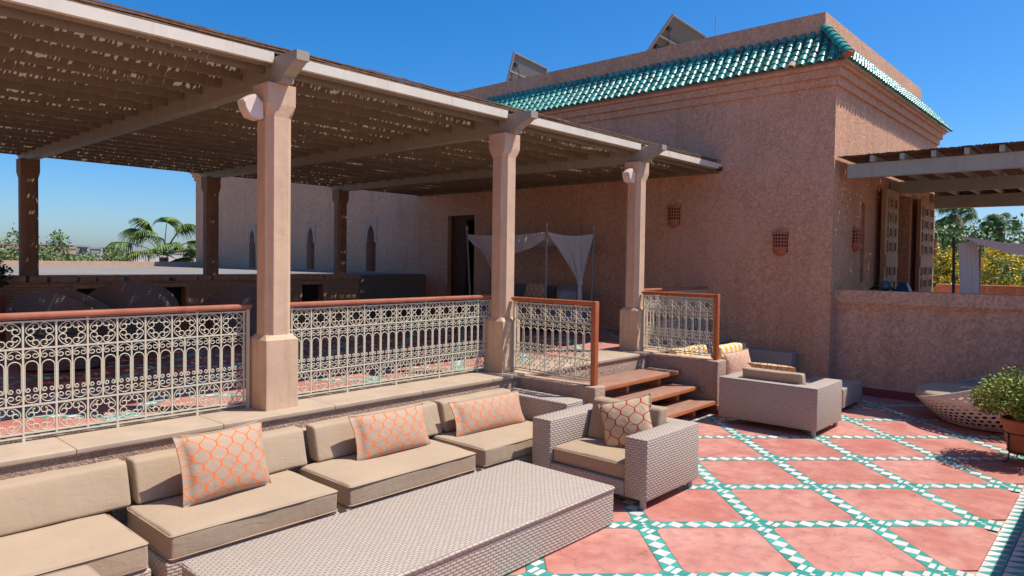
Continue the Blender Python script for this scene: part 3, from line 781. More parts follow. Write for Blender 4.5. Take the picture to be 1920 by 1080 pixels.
# brick wall at the back of the deck
bwl = thing('brick_parapet', 'dark thin-brick parapet with square openings behind the wicker chairs', 'wall')
ops = [(.62, 1.02), (1.88, 2.38), (3.32, 3.82), (4.73, 5.25)]
mb = MB(); wall_holes(mb, lambda u, z, d: (u, 7.35 + d, z), -4.6, 6.15, D, 1.56, [(a, b, .95, 1.45, .2) for a, b in ops])
mb.quad((6.15, 7.35, D), (6.15, 7.6, D), (6.15, 7.6, 1.56), (6.15, 7.35, 1.56)).quad((-4.6, 7.6, D), (-4.6, 7.6, 1.56), (6.15, 7.6, 1.56), (6.15, 7.6, D))
mb.build('wall', 'brick', bwl, uv=True)
for a, b in ops:
    MB().box(a - .06, a + .005, 7.335, 7.4, .95, 1.45).box(b - .005, b + .06, 7.335, 7.4, .95, 1.45).box(a - .06, b + .06, 7.33, 7.4, 1.4505, 1.51).build('opening_frame', 'capstone', bwl)
    MB().quad((a, 7.55, .95), (b, 7.55, .95), (b, 7.55, 1.45), (a, 7.55, 1.45)).build('opening_back', 'dark', bwl)
x = -4.6; kcap = 0
capm = MB().rbox(-.118, .118, 7.29, 7.64, 1.562, 1.66, .012, 1).mesh('cap_brick', 'capstone', 'auto')
while x < 6.1:
    inst('cap_brick', capm, bwl, (x + .12, uni(-.004, .004), uni(-.004, .004)), (0, 0, uni(-.01, .01))); x += .24

# ================================================================== COLUMNS AND PERGOLA
def oct_(s_, c, z, o=(0, 0)):
    c = min(c, s_ * .98); p = [(s_ - c, -s_), (s_, -s_ + c), (s_, s_ - c), (s_ - c, s_), (-s_ + c, s_), (-s_, s_ - c), (-s_, -s_ + c), (-s_ + c, -s_)]
    return [(x + o[0], y + o[1], z) for x, y in p]
def column(x, y, z0, label, base=True, top=3.455):
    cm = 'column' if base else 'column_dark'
    t = thing('column', label, 'column', (x, y, z0), 0, 'plaster columns carrying the pergola')
    H = top - z0
    if base: MB().sections([oct_(.150, .004, 0), oct_(.150, .004, 1.305 - z0), oct_(.119, .03, 1.345 - z0)]).build('base_block', 'column', t)
    zb = 1.30 - z0 if base else 0
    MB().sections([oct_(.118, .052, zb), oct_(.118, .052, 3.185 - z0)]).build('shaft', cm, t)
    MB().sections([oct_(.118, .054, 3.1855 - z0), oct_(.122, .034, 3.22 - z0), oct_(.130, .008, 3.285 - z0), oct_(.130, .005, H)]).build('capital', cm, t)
    return t
X2, X3, XL = 2.895, 5.748, -2.86
YB = 7.48
column(0, 0, D2, 'nearest front pergola column, standing between two long railings')
column(X2, 0, D2, 'front pergola column at the left side of the wooden steps')
column(X3, 0, D2, 'front pergola column at the right side of the wooden steps')
column(XL, 0, D2, 'front pergola column outside the left edge of the view')
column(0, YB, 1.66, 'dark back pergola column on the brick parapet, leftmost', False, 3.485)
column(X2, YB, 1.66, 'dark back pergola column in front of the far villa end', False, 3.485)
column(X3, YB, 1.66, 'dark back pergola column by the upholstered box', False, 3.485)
perg = thing('pergola', 'long pergola with painted beams and reed matting over the deck', 'pergola')
def beam_prof(y0, y1, z0, z1):
    def end(y, s_):
        a = [(y + s_ * .26, z0), (y + s_ * .235, z0), (y + s_ * .235, z0 + .045), (y + s_ * .205, z0 + .05)]
        for k in range(6):
            t = k / 5; a.append((y + s_ * (.205 - .15 * t), z0 + .05 + .08 * (t * t * (3 - 2 * t)) + (.01 * math.sin(t * PI * 2))))
        a += [(y + s_ * .05, z0 + .135), (y, z0 + .14), (y, z1)]
        return a
    A_ = end(y0, 1); B_ = end(y1, -1)
    return A_ + B_[::-1]
for x in (XL, 0, X2, X3):
    MB().prism(beam_prof(-.45, 7.95, 3.458, 3.675), 'x', x - .058, x + .058).build('beam', 'beam', perg)
xs_ = [-4.7, XL, 0, X2, X3, FX - .02]
for a, b in zip(xs_, xs_[1:]):
    MB().box(a + .062, b - .062 if b < 8 else b - .02, -.105, -.055, 3.625, 3.712).build('fascia', 'fascia', perg)
    MB().box(a + .062, b - .062 if b < 8 else b - .02, -.0545, -.03, 3.60, 3.628).build('fascia_lip', 'rafter', perg)
RAF = [.06 + .402 * k for k in range(20)]
for a, b in zip(xs_, xs_[1:]):
    rm = MB().box(a + .06, (b if b < 8 else FX) - .06, -.018, .018, 3.565, 3.70).mesh('rafter', 'rafter')
    for y in RAF: inst('rafter', rm, perg, (0, y, 0))
MB().box(FX - .075, FX - .004, -.05, 7.9, 3.56, 3.70).build('wall_plate', 'rafter', perg)
MB().box(FX - .14, FX - .01, -.11, -.03, 3.60, 3.66).build('wall_bracket', 'iron', perg)
def reed_mat(x0, x1, y0, y1, z, rows, along='y', pitch=.0155, p_row=.46, p_any=.26, seed=3):
    R = random.Random(seed); mb = MB(); x = x0; k = 0
    while x < x1:
        r = R.uniform(.0068, .0088); zz = z + R.uniform(-.005, .006); ya = y0 + R.uniform(-.02, .03); yb = y1 + R.uniform(-.03, .06)
        gaps = []
        for ry in rows:
            nz = .35 * noise.noise(Vector((x * 1.9, ry * 3.7, seed))) + .3 * noise.noise(Vector((x * 6.1, ry * 3.7, seed + 4)))
            row = ry - .018 - .026 - .02 * noise.noise(Vector((x * .9, ry * 5.1, 7 + seed)))
            if R.random() < p_row + .9 * nz: c = row + R.uniform(-.003, .003); gaps.append((c - R.uniform(.007, .013), c + R.uniform(.006, .011)))
            if R.random() < .06 + .3 * nz: c = row + .022; gaps.append((c - .007, c + .006))
        y = y0
        while y < y1:
            y += .1
            if R.random() < p_any: gaps.append((y, y + R.uniform(.012, .03)))
        gaps.sort(); y = ya; dx = R.uniform(-.004, .004)
        segs = []
        for a, b in gaps:
            if a > y + .02: segs.append((y, a)); y = b
        segs.append((y, yb))
        for a, b in segs:
            xa = x + dx * math.sin(a * .9 + k); xb = x + dx * math.sin(b * .9 + k); za = zz - .006 * abs(math.sin(a * 3.9)); zb_ = zz - .006 * abs(math.sin(b * 3.9))
            i = len(mb.v)
            for (px, py, pz) in ((xa, a, za), (xb, b, zb_)):
                for j in range(4):
                    an = PI / 4 + PI / 2 * j; mb.v.append((px + math.cos(an) * r * 1.62, py, pz + math.sin(an) * r) if along == 'y' else (py, px + math.cos(an) * r * 1.62, pz + math.sin(an) * r))
            for j in range(4):
                q = (i + j, i + (j + 1) % 4, i + 4 + (j + 1) % 4, i + 4 + j); mb.f.append(q[::-1])
        x += pitch * R.uniform(.9, 1.06); k += 1
    return mb
stuff(reed_mat(-4.7, FX - .03, -.075, 7.98, 3.722, RAF).build('reed_matting', 'reed', perg))
mb = MB()
R_ = random.Random(5)
for k in range(7):
    mb.tube([(-4.65 + .4 * q, -.088 + .012 * (k % 3) + R_.uniform(-.004, .004), 3.722 + .0075 * k + R_.uniform(-.005, .005)) for q in range(33)], .0085, 5)
for k in range(26):      # loose straw and binding along the front edge
    xa = -4.6 + k * .5; mb.tube([(xa + t * .62, -.075 + R_.uniform(-.012, .012), 3.768 + R_.uniform(-.006, .014)) for t in (0, .25, .5, .75, 1)], .006, 4)
for k in range(50):
    xa = R_.uniform(-4.6, 8.2); mb.tube([(xa, -.07, 3.73), (xa + R_.uniform(-.08, .08), -.085 + R_.uniform(-.015, .015), 3.75 + R_.uniform(-.01, .035))], .003, 3)
stuff(mb.build('loose_reed', 'reed', perg))

# second pergola on the right terrace
p2 = thing('pergola', 'reed-roofed pergola with grey-green beams beside the villa door', 'pergola')
MB().box(8.56, 8.70, -6.9, SYW - .12, 3.36, 3.575).build('beam', 'greybeam', p2); MB().box(11.5, 11.64, -6.9, SYW - .02, 3.36, 3.575).build('beam', 'greybeam', p2); MB().box(14.9, 15.04, -6.9, SYW - .02, 3.30, 3.575).build('beam', 'greybeam', p2)
RY2 = [-2.45 - .405 * k for k in range(11)]
rm = MB().box(8.42, 15.2, -.03, .03, 3.578, 3.665).mesh('rafter', 'greybeam')
for y in RY2: inst('rafter', rm, p2, (0, y, 0))
MB().box(15.05, 15.2, -6.9, SYW - .02, 3.5, 3.577).box(15.201, 15.24, -6.9, SYW - .02, 3.5, 3.70).build('end_board', 'greybeam', p2)
stuff(reed_mat(-7.0, SYW - .03, 8.40, 15.3, 3.69, [9 + k for k in range(6)], 'x', seed=9, p_any=.03).build('reed_matting', 'reed', p2))
for x in (8.63, 11.57, 14.97): MB().sections([oct_(.13, .05, D if x > 8.8 else 1.62, (x, -6.7)), oct_(.13, .05, 3.359, (x, -6.7))]).build('post', 'column', p2)

# uplights bracketed to the columns
def uplight(x, label):
    t = thing('uplight', label, 'wall lamp', (x - .128, .0, 3.26), 0, 'peach uplights on the columns')
    prof = [(0, .03), (-.075, .09), (-.12, .075), (-.175, .03), (-.16, -.03), (-.115, -.10), (-.03, -.115), (0, -.10)]
    MB().prism(prof, 'y', -.055, .055).build('housing', 'uplight', t)
    MB().prism([(p[0] * .9 - .008, p[1] * .85 - .008) for p in prof], 'y', -.062, -.0555).build('side_plate', 'uplight', t)
    MB().tube([(-.07, -.066, .01), (-.07, -.0625, .01)], .018, 10).build('pivot', 'uplight', t)
    return t
uplight(0, 'peach uplight on the nearest pergola column'); uplight(X3, 'peach uplight on the column right of the wooden steps')

# ================================================================== RAILINGS
def spiral_c(O, R, a0, a1, rs, turns=1.25, n=8, ns=14, shrink=.68):
    def sp(a, sg):
        c = Vector((O[0] + (R - rs) * math.cos(a), O[1] + (R - rs) * math.sin(a))); o = []
        for k in range(1, ns + 1):
            ph = turns * 2 * PI * k / ns; r = rs * (1 - shrink * k / ns); o.append((c.x + r * math.cos(a + sg * ph), c.y + r * math.sin(a + sg * ph)))
        return o
    arc = [(O[0] + R * math.cos(a0 + (a1 - a0) * k / n), O[1] + R * math.sin(a0 + (a1 - a0) * k / n)) for k in range(n + 1)]
    return sp(a0, -1)[::-1] + arc + sp(a1, 1)
def p3(pts, sx=1, sz=1): return [(x * sx, 0, z * sz) for x, z in pts]
CP = .197; TR = .0046
corner_s = MB().tube(p3(spiral_c((0, 0), .091, math.radians(116), math.radians(154), .029, 1.05, 6, 16, .58)), TR, 4, caps=False).mesh('corner_scroll', 'rail', True)
small_s = MB().tube(p3(spiral_c((0, -.012), .044, math.radians(8), math.radians(172), .0215, 1.0, 8, 12, .56), .96, .9), TR * .9, 4, caps=False).mesh('small_scroll', 'rail', True)
def arch_pts():
    R = .0395; L = .16; rs = .017; o = []
    left = []; right = []
    for k in range(14, -1, -1):
        ph = 1.15 * 2 * PI * k / 14; r = rs * (1 - .66 * k / 14); left.append((-R + rs - r * math.cos(ph), -L - r * math.sin(ph)))
    arc = [(-R * math.cos(PI * k / 10), R * math.sin(PI * k / 10)) for k in range(11)]
    right = [(-x, z) for x, z in reversed(left)]
    return left + arc + right
arch_s = MB().tube(p3(arch_pts()), TR, 4, caps=False).mesh('arch_bar', 'rail', True)
def railing(label, loc, rz, ncell, cp, zr, ends=(True, True), handrail=(0, 0), post_down=None, legs=True):
    t = thing('railing', label, 'railing', loc, rz, 'scrolled iron railings')
    L = ncell * cp; zb, z1, z2, zt = [z - loc[2] for z in zr]
    k = cp / CP
    # rails
    for z in (zb, z1, z2, zt): MB().box(-.02, L + .02, -.006, .006, z - .006, z + .006).build('rail_bar', 'rail', t)
    MB().box(-.02, L + .02, -.006, .006, zb - .031, zb - .021).build('rail_bar', 'rail', t)
    bar = MB().box(-.006, .006, -.0055, .0055, zb - .02, zt + .0).mesh('upright', 'rail'); half = MB().box(-.005, .005, -.005, .005, z1, z2).mesh('upright', 'rail')
    for c in range(ncell + 1):
        inst('upright', bar, t, (c * cp, 0, 0))
        if c < ncell: inst('upright', half, t, ((c + .5) * cp, 0, 0))
    s1 = (z1 - zb) / .185; s2 = (zt - z2) / .185
    for c in range(ncell):
        cx = (c + .5) * cp
        for zc, sv in (((zb + z1) / 2, s1), ((z2 + zt) / 2, s2)):
            for q, (a, b) in enumerate(((1, 1), (-1, 1), (1, -1), (-1, -1))):
                inst('corner_scroll', corner_s, t, (cx, 0, zc), None, (a * k, 1, b * sv))
        for h in (-.25, .25):
            hx = cx + h * cp; mh = (z2 - z1) / .39
            inst('small_scroll', small_s, t, (hx, 0, z2 - .042), None, (k, 1, 1))
            inst('small_scroll', small_s, t, (hx, 0, z1 + .044), None, (k, 1, -1))
            inst('arch_bar', arch_s, t, (hx, 0, z2 - .126), None, (k, 1, mh))
    if legs:
        for c in range(0, ncell + 1, 3):
            MB().box(c * cp - .009, c * cp + .009, -.009, .009, 0, zb - .021).build('leg', 'rail', t)
    for e, xx in ((ends[0], -.035), (ends[1], L + .035)):
        if e: MB().box(xx - .012, xx + .012, -.012, .012, 0, zt + .03).build('end_post', 'rail', t)
    # handrail: rounded bar over a thin strip
    h0, h1 = -.06 - handrail[0], L + .06 + handrail[1]
    prof = [(-.030, .0), (-.033, .014), (-.028, .026), (-.015, .033), (.015, .033), (.028, .026), (.033, .014), (.030, .0)]
    zz = zt + .030
    MB().prism([(y, z + zz) for y, z in prof], 'x', h0, h1).build('handrail', 'handrail' if post_down is None else 'wood_post', t, smooth='auto')
    MB().box(h0 + .01, h1 - .01, -.02, .02, zz - .014, zz - .001).build('handrail_strip', 'handrail' if post_down is None else 'wood_post', t)
    for c in range(0, ncell + 1, 4): MB().box(c * cp - .008, c * cp + .008, -.008, .008, zt + .006, zz - .0145).build('stay', 'rail', t)
    if post_down is not None:
        MB().rbox(h1 - .001, h1 + .055, -.036, .036, 0, zz + .034, .01, 2).build('end_newel', 'wood_post', t, smooth='auto')
    return t
ZR = (.775, .965, 1.355, 1.54)
railing('long cream scrolled railing running off the left edge beside the nearest column', (-.165 - 14 * CP - .05, .105, D2), 0, 14, CP, ZR)
railing('long cream scrolled railing between the two front columns', (.235, .105, D2), 0, 13, CP, ZR)
railing('cream scrolled railing from the right step column to the villa wall', (X3 + .24, .105, D2), 0, 11, CP, ZR, (True, True))
ZF = (.775, .965, 1.345, 1.525)
railing('short railing with orange end post on the left flank of the steps', (2.925, -.20, .70), -PI / 2, 5, .212, ZF, (True, False), (0, -.05), True, False)
railing('short railing with orange end post on the right flank of the steps', (X3 - .0, -.20, .70), -PI / 2, 5, .212, ZF, (True, False), (0, -.05), True, False)

# ================================================================== STEPS
def flank(x0, x1, label):
    t = thing('flank_wall', label, 'wall', (0, 0, 0), 0, 'low walls beside the steps')
    MB().rbox(x0, x1, -1.385, -.287, -.02, .70, .018, 2, 0, 3, .012).build('wall', 'rough', t, smooth=True)
    MB().box(x0 - .008, x1 + .008, -1.395, -.337, 0, .11).build('skirting', 'redpaint', t)
    return t
fl = flank(2.82, 3.01, 'low rough wall on the left of the wooden steps')
fr_ = flank(5.62, 5.88, 'low rough wall with round lights on the right of the wooden steps')
for y, z in ((-.62, .56), (-1.17, .30)):
    MB().lathe([(0, -.004), (.028, -.004), (.03, 0), (.042, .004), (.045, 0)], 16).xf(Matrix.Translation((5.618, y, z)) @ Matrix.Rotation(-PI / 2, 4, 'Y')).build('round_light', 'steel' if z > .5 else 'iron', fr_, smooth='auto')
st = thing('wooden_steps', 'three open wooden treads rising from the terrace to the deck', 'steps')
for y0, y1, z in ((-.86, -.40, .525), (-1.14, -.72, .35), (-1.38, -.98, .178)):
    tr = MB().rbox(3.03, 5.595, y0 + .012, y1, z - .05, z, .006, 1).build('tread', 'tread', st, smooth='auto')
    MB().rbox(3.03, 5.595, y0 - .001, y0 + .0115, z - .05, z - .001, .005, 1).build('nosing', 'tread_edge', tr, smooth='auto')
    for x in (3.6, 4.42, 5.2):
        MB().box(x - .03, x + .03, y0 + .1, y1 - .06, .0 if z < .2 else z - .18, z - .0505).build('support', 'tread_edge', st)
MB().box(3.55, 3.59, -1.2, -.36, 0, .12).box(5.22, 5.26, -1.2, -.36, 0, .12).build('stringer', 'iron', st)

# ================================================================== FURNITURE
def piping(parent, x0, x1, y0, y1, zs, r=.018, pr=.0045):
    for z in zs:
        pts = []
        for cx, cy, a in ((x1 - r, y1 - r, 0), (x0 + r, y1 - r, PI / 2), (x0 + r, y0 + r, PI), (x1 - r, y0 + r, 3 * PI / 2)):
            for k in range(4): an = a + PI / 2 * k / 3; pts.append((cx + (r + .001) * math.cos(an), cy + (r + .001) * math.sin(an), z))
        MB().tube(pts, pr, 5, True).build('piping', 'piping', parent, smooth=True)
def seat_cushion(parent, x0, x1, y0, y1, z0, z1, mat='cushion', name='seat_cushion'):
    c = MB().rbox(x0, x1, y0, y1, z0, z1, .024, 3, .018, 7, .009).build(name, mat, parent, smooth=True, uv=True)
    if mat != 'stripe': piping(c, x0, x1, y0, y1, (z0 + .016, z1 - .014))
    return c
def back_cushion(parent, x0, x1, y0, y1, z0, z1, lean=.09, mat='cushion', axis='y', sgn=1):
    m_ = MB().rbox(x0, x1, y0, y1, z0, z1, .025, 3, .018, 6, .009)
    # lean: shear by height
    for k, (x, y, z) in enumerate(m_.v):
        d = lean * (z - z0) / (z1 - z0) * sgn
        m_.v[k] = (x, y + d, z) if axis == 'y' else (x + d, y, z)
    return m_.build('back_cushion', mat, parent, smooth=True, uv=True)
def pillow_mesh(w, h, th, mat, n=18):
    m_ = MB(); m_.uv = []
    for side in (1, -1):
        base = len(m_.v)
        for i in range(n + 1):
            for j in range(n + 1):
                u = -1 + 2 * i / n; v = -1 + 2 * j / n
                pin = .085
                x = w / 2 * u * (1 - pin * (1 - v * v) * abs(u)); y = h / 2 * v * (1 - pin * (1 - u * u) * abs(v))
                t = max(0, (1 - u * u) * (1 - v * v)) ** .42
                wr = noise.noise(Vector((x * 7, y * 7, side * 3.1))) * .007 * (1 - t * .4)
                m_.v.append((x, y, side * (th / 2 * t + .003) + wr)); m_.uv.append((x, y))
        for i in range(n):
            for j in range(n):
                a = base + i * (n + 1) + j; q = (a, a + n + 1, a + n + 2, a + 1)
                m_.f.append(q if side == 1 else q[::-1])
    B_ = (n + 1) ** 2   # rim
    ring = [i * (n + 1) for i in range(n + 1)] + [n * (n + 1) + j for j in range(1, n + 1)] + [i * (n + 1) + n for i in range(n - 1, -1, -1)] + [j for j in range(n - 1, 0, -1)]
    for k in range(len(ring)): a, b = ring[k], ring[(k + 1) % len(ring)]; m_.f.append((a, b, b + B_, a + B_))
    return m_
def pillow(label, center, w, h, th, face, tilt, roll=0, mat='pillow'):
    """face: azimuth the front looks to; tilt: lean back from vertical"""
    t = thing('pillow', label, 'pillow', center, 0, 'patterned scatter pillows')
    nrm = Vector((math.cos(face) * math.cos(tilt), math.sin(face) * math.cos(tilt), math.sin(tilt)))
    xax = Vector((0, 0, 1)).cross(nrm).normalized(); yax = nrm.cross(xax)
    R = Matrix((xax, yax, nrm)).transposed() @ Matrix.Rotation(roll, 3, 'Z')
    t.rotation_euler = R.to_euler()
    pillow_mesh(w, h, th, mat).build('cover', mat, t, smooth=True)
    m_ = MB(); n = 10; pts = []
    for e in range(4):
        for k in range(n):
            u = -1 + 2 * k / n; q = [(u, -1), (1, u), (-u, 1), (-1, -u)][e]
            pts.append((w / 2 * q[0] * (1 - .085 * (1 - q[1] ** 2) * abs(q[0])), h / 2 * q[1] * (1 - .085 * (1 - q[0] ** 2) * abs(q[1])), 0))
    m_.tube(pts, .005, 5, True).build('seam', 'piping', t, smooth=True)
    return t
# ---- sofa modules along the deck wall
def sofa(x0, x1, label, arm=False, bx=None):
    t = thing('sofa_module', label, 'sofa', (0, 0, 0), 0, 'wicker sofa modules along the deck wall')
    xe = x1 + (.30 if arm else 0)
    MB().rbox(x0 + .01, x1 - .01, -1.30, -.42, .045, .178, .015, 2).build('base', 'wicker', t, smooth=True, uv=True)
    MB().rbox(x0 + .01, x1 - .01, -.418, -.345, .05, .585, .015, 2).build('back', 'wicker', t, smooth=True, uv=True)
    for a in (x0 + .08, x1 - .08):
        for b in (-1.24, -.42): MB().tube([(a, b, 0), (a, b, .05)], .022, 10).build('leg', 'steel', t)
    if arm: MB().rbox(x1 + .01, xe, -1.30, -.345, .05, .585, .018, 2).build('arm', 'wicker', t, smooth=True, uv='swap')
    seat_cushion(t, x0 + .03, x1 - .03, -1.305, -.60, .18, .345)
    back_cushion(t, bx[0], bx[1], -.66, -.52, .352, .635, .085)
    return t
sofa(-2.78, -1.48, 'wicker sofa module with bare beige cushions at the left edge', bx=(-2.74, -1.372))
sofa(-1.42, -.19, 'wicker sofa module holding the large square-shouldered orange pillow', bx=(-1.34, -.055))
sofa(-.15, 1.21, 'wicker sofa module in the middle of the row behind the table', bx=(.03, 1.385))
sofa(1.25, 2.44, 'wicker sofa module with an end arm, nearest the steps', True, (1.43, 2.43))
pillow('large orange trellis pillow leaning on the sofa, nearest the camera', (-.835, -.84, .575), .66, .48, .23, -PI / 2 + .08, .30, .0)
pillow('orange trellis pillow on the middle sofa module', (.655, -.80, .52), .80, .39, .21, -PI / 2, .33, .0)
pillow('slim orange trellis pillow on the sofa end nearest the steps', (1.86, -.80, .495), .96, .345, .20, -PI / 2 - .04, .36, .0)
# cushioned ottoman in the near left corner
ot = thing('ottoman', 'beige cushioned wicker ottoman cut off by the lower left corner', 'ottoman')
MB().rbox(-2.62, -1.86, -2.3, -1.45, .05, .205, .015, 2).build('base', 'wicker', ot, smooth=True, uv=True)
seat_cushion(ot, -2.62, -1.87, -2.3, -1.455, .207, .375)
for a in (-2.56, -1.92):
    for b in (-2.24, -1.51): MB().tube([(a, b, 0), (a, b, .055)], .022, 10).build('leg', 'steel', ot)
# ---- coffee table
tb_ = thing('coffee_table', 'long low pale wicker coffee table in front of the sofa', 'table')
MB().rbox(-1.45, 1.36, -2.60, -1.61, .272, .30, .01, 2).build('tabletop', 'wicker', tb_, smooth=True, uv=True)
MB().box(-1.449, 1.359, -2.599, -1.611, .012, .2715).build('apron', 'wicker', tb_, uv=True)
bm_ = MB(); q_ = [(-1.447, -2.597, .2835), (1.357, -2.597, .2835), (1.357, -1.613, .2835), (-1.447, -1.613, .2835)]
for a_, b_ in zip(q_, q_[1:] + q_[:1]): bm_.tube([a_, b_], .0155, 8)
bm_.build('edge_braid', 'wicker', tb_, smooth='auto', uv=True)
# ---- armchairs (local: front faces -X, back at +X)
def armchair(label, loc, rz, back_mat='cushion_tan'):
    t = thing('armchair', label, 'armchair', loc, rz, 'boxy wicker armchairs')
    dx, wy, H, aw = .89, 1.21, .578, .215; b0 = .075
    MB().prism([(0, 0), (0, aw), (dx - .17, aw), (dx - .17, wy - aw), (0, wy - aw), (0, wy), (dx, wy), (dx, 0)], 'z', b0, H).bevel(.016).build('arms_and_back', 'wicker', t, smooth='auto', uv=True)
    MB().rbox(.002, dx - .172, aw + .002, wy - aw - .002, b0 + .001, .20, .012, 2).build('base', 'wicker', t, smooth=True, uv=True)
    seat_cushion(t, .035, dx - .19, aw + .008, wy - aw - .008, .203, .335, back_mat)
    back_cushion(t, dx - .36, dx - .22, aw + .02, wy - aw - .02, .34, .70, .09, back_mat, 'x', 1)
    for a in (.05, dx - .06):
        for b in (.06, wy - .06): MB().tube([(a, b, 0), (a, b, b0 + .004)], .028, 12).build('leg', 'steel', t)
    return t
armchair('wicker armchair facing left beside the coffee table', (1.77, -2.64, 0), 0)
pillow('red trellis pillow propped in the near armchair', (2.30, -2.12, .55), .50, .45, .20, PI + .30, .42, .30, 'pillow_red')
armchair('wicker armchair seen from behind, turned towards the villa wall', (6.10, -1.60, 0), PI, 'cushion')
pillow('slim red trellis pillow lying along the back of the far armchair', (5.66, -2.13, .655), .60, .30, .12, 0, .95, 0, 'pillow_red')
# ---- far sofa with striped cushions
s2 = thing('sofa', 'far wicker sofa with yellow striped cushions in the corner by the villa', 'sofa')
MB().rbox(6.0, 8.02, -1.28, -.42, .045, .215, .015, 2).build('base', 'wicker', s2, smooth=True, uv=True)
MB().rbox(6.0, 8.02, -.418, -.345, .05, .585, .015, 2).build('back', 'wicker', s2, smooth=True, uv=True)
MB().rbox(8.03, 8.26, -1.47, -.345, .05, .60, .018, 2).build('arm', 'wicker', s2, smooth=True, uv=True)
seat_cushion(s2, 6.02, 7.0, -1.28, -.60, .217, .345, 'stripe'); seat_cushion(s2, 7.02, 8.0, -1.28, -.60, .217, .345, 'stripe')
back_cushion(s2, 6.03, 7.0, -.62, -.48, .35, .74, .08, 'stripe'); back_cushion(s2, 6.55, 7.42, -1.06, -.92, .35, .78, .08, 'stripe')
for a in (6.1, 7.9):
    for b in (-1.2, -.5): MB().tube([(a, b, 0), (a, b, .05)], .022, 8).build('leg', 'steel', s2)
pillow('pale coral trellis pillow standing on the striped sofa', (6.70, -1.19, .53), .48, .42, .15, -PI / 2 - .55, .35, .12, 'pillow_far')
pillow('coral trellis pillow behind the right step railing', (6.25, -.86, .52), .46, .34, .14, -PI / 2 - .2, .38, 0, 'pillow_far')
oo = thing('ottoman', 'plain low wicker ottoman beside the far armchair, without cushion', 'ottoman')
MB().rbox(6.92, 7.80, -2.58, -1.9, .06, .325, .016, 2).build('body', 'wicker', oo, smooth=True, uv=True)
for a in (6.98, 7.74):
    for b in (-2.52, -1.96): MB().tube([(a, b, 0), (a, b, .065)], .022, 8).build('leg', 'steel', oo)
# ---- perforated round daybed
db = thing('daybed', 'round perforated woven daybed with beige mattress against the low wall', 'daybed', (7.62, -4.2, 0))
R0 = .92
def rim_z(a):
    t = (1 - math.sin(a)) / 2          # 0 on the +Y side, 1 on the -Y side
    return .285 + .68 * t ** 1.2
def shell(a, s_):
    # s_: 0 floor .. 1 rim
    zr = rim_z(a); z = .02 + (zr - .02) * s_
    q = min(1, z / .62); r = R0 * (.60 + .40 * math.sin(min(1, z / .42) * PI / 2))
    return Vector((r * math.cos(a), r * math.sin(a) * 1.0, z))
m_ = MB(); NA, NS = 60, 10
for i in range(NA):
    for j in range(NS):
        a0, a1 = 2 * PI * (i + .5 * (j % 2)) / NA, 2 * PI * (i + 1 + .5 * (j % 2)) / NA; s0, s1 = j / NS, (j + 1) / NS
        q = [shell(a0, s0), shell(a1, s0), shell(a1, s1), shell(a0, s1)]; c = sum(q, Vector()) / 4
        if j in (0, NS - 1) : m_.quad(*q); continue
        o8 = [q[0], (q[0] + q[1]) / 2, q[1], (q[1] + q[2]) / 2, q[2], (q[2] + q[3]) / 2, q[3], (q[3] + q[0]) / 2]
        h8 = [c + (o8[k] - c) * (.44 if k % 2 == 0 else .60) for k in range(8)]
        for k in range(8): m_.quad(o8[k], o8[(k + 1) % 8], h8[(k + 1) % 8], h8[k])
m_.build('woven_shell', 'wicker_pale', db, smooth=True, uv=True)
MB().tube([shell(2 * PI * k / 60, 1.0) for k in range(60)], .014, 6, True).build('rim', 'wicker_pale', db, smooth=True, uv=True)
MB().lathe([(0, .24), (.74, .24), (.85, .26), (.885, .31), (.88, .37), (.84, .41), (.5, .425), (0, .43)], 40).build('mattress', 'cushion', db, smooth=True)
# ---- shrub in a terracotta pot on an iron stand
def leaves(mb, n, fn, size, R):
    for _ in range(n):
        p, out_ = fn(R); s_ = size * R.uniform(.6, 1.3)
        d = Vector((R.gauss(0, 1), R.gauss(0, 1), R.gauss(0, 1))); d = (d.normalized() + out_ * .7).normalized()
        e = d.cross(Vector((R.gauss(0, 1), R.gauss(0, 1), R.gauss(0, 1)))).normalized()
        a = p - d * s_ * .5; b = p + d * s_ * .5
        mb.quad(a, p + e * s_ * .28, b, p - e * s_ * .28)
pc = Vector((5.78, -4.68, 0))
pt = thing('potted_shrub', 'clipped variegated shrub in a terracotta pot at the right edge', 'potted plant', tuple(pc))
MB().lathe([(0, .085), (.125, .085), (.135, .10), (.185, .36), (.205, .38), (.212, .43), (.20, .445), (.185, .44), (.175, .40), (0, .39)], 28).build('pot', 'terracotta', pt, smooth='auto')
sm = MB()
for z, r in ((.30, .178), (.11, .142)): sm.tube([(r * math.cos(2 * PI * k / 24), r * math.sin(2 * PI * k / 24), z) for k in range(24)], .006, 5, True)
for a in (math.radians(140), math.radians(260), math.radians(20)):
    c, s_ = math.cos(a), math.sin(a)
    sm.tube([(c * r, s_ * r, z) for r, z in ((.178, .30), (.175, .2), (.165, .10), (.175, .03), (.20, .008), (.225, .012), (.23, .03))], .007, 5)
sm.build('iron_stand', 'iron', pt, smooth=True)
R_ = random.Random(21); lobes = []
for k in range(11):
    a = 2 * PI * k / 9.3; r = .27 if k < 9 else .08; lobes.append((Vector((r * math.cos(a), r * math.sin(a), .645 + .07 * math.sin(a * 3))), .225 + .04 * math.sin(k * 2.1)))
lobes.append((Vector((.0, .0, .70)), .24))
def lf(R):
    c, r = R.choice(lobes); d = Vector((R.gauss(0, 1), R.gauss(0, 1), R.gauss(0, 1))).normalized(); q = r * R.uniform(.55, 1.05)
    return c + Vector((d.x * q, d.y * q, d.z * q * .72)), d
m_ = MB(); leaves(m_, 11000, lf, .040, R_); m_.build('foliage', 'leaf_pot', pt)
sm = MB()
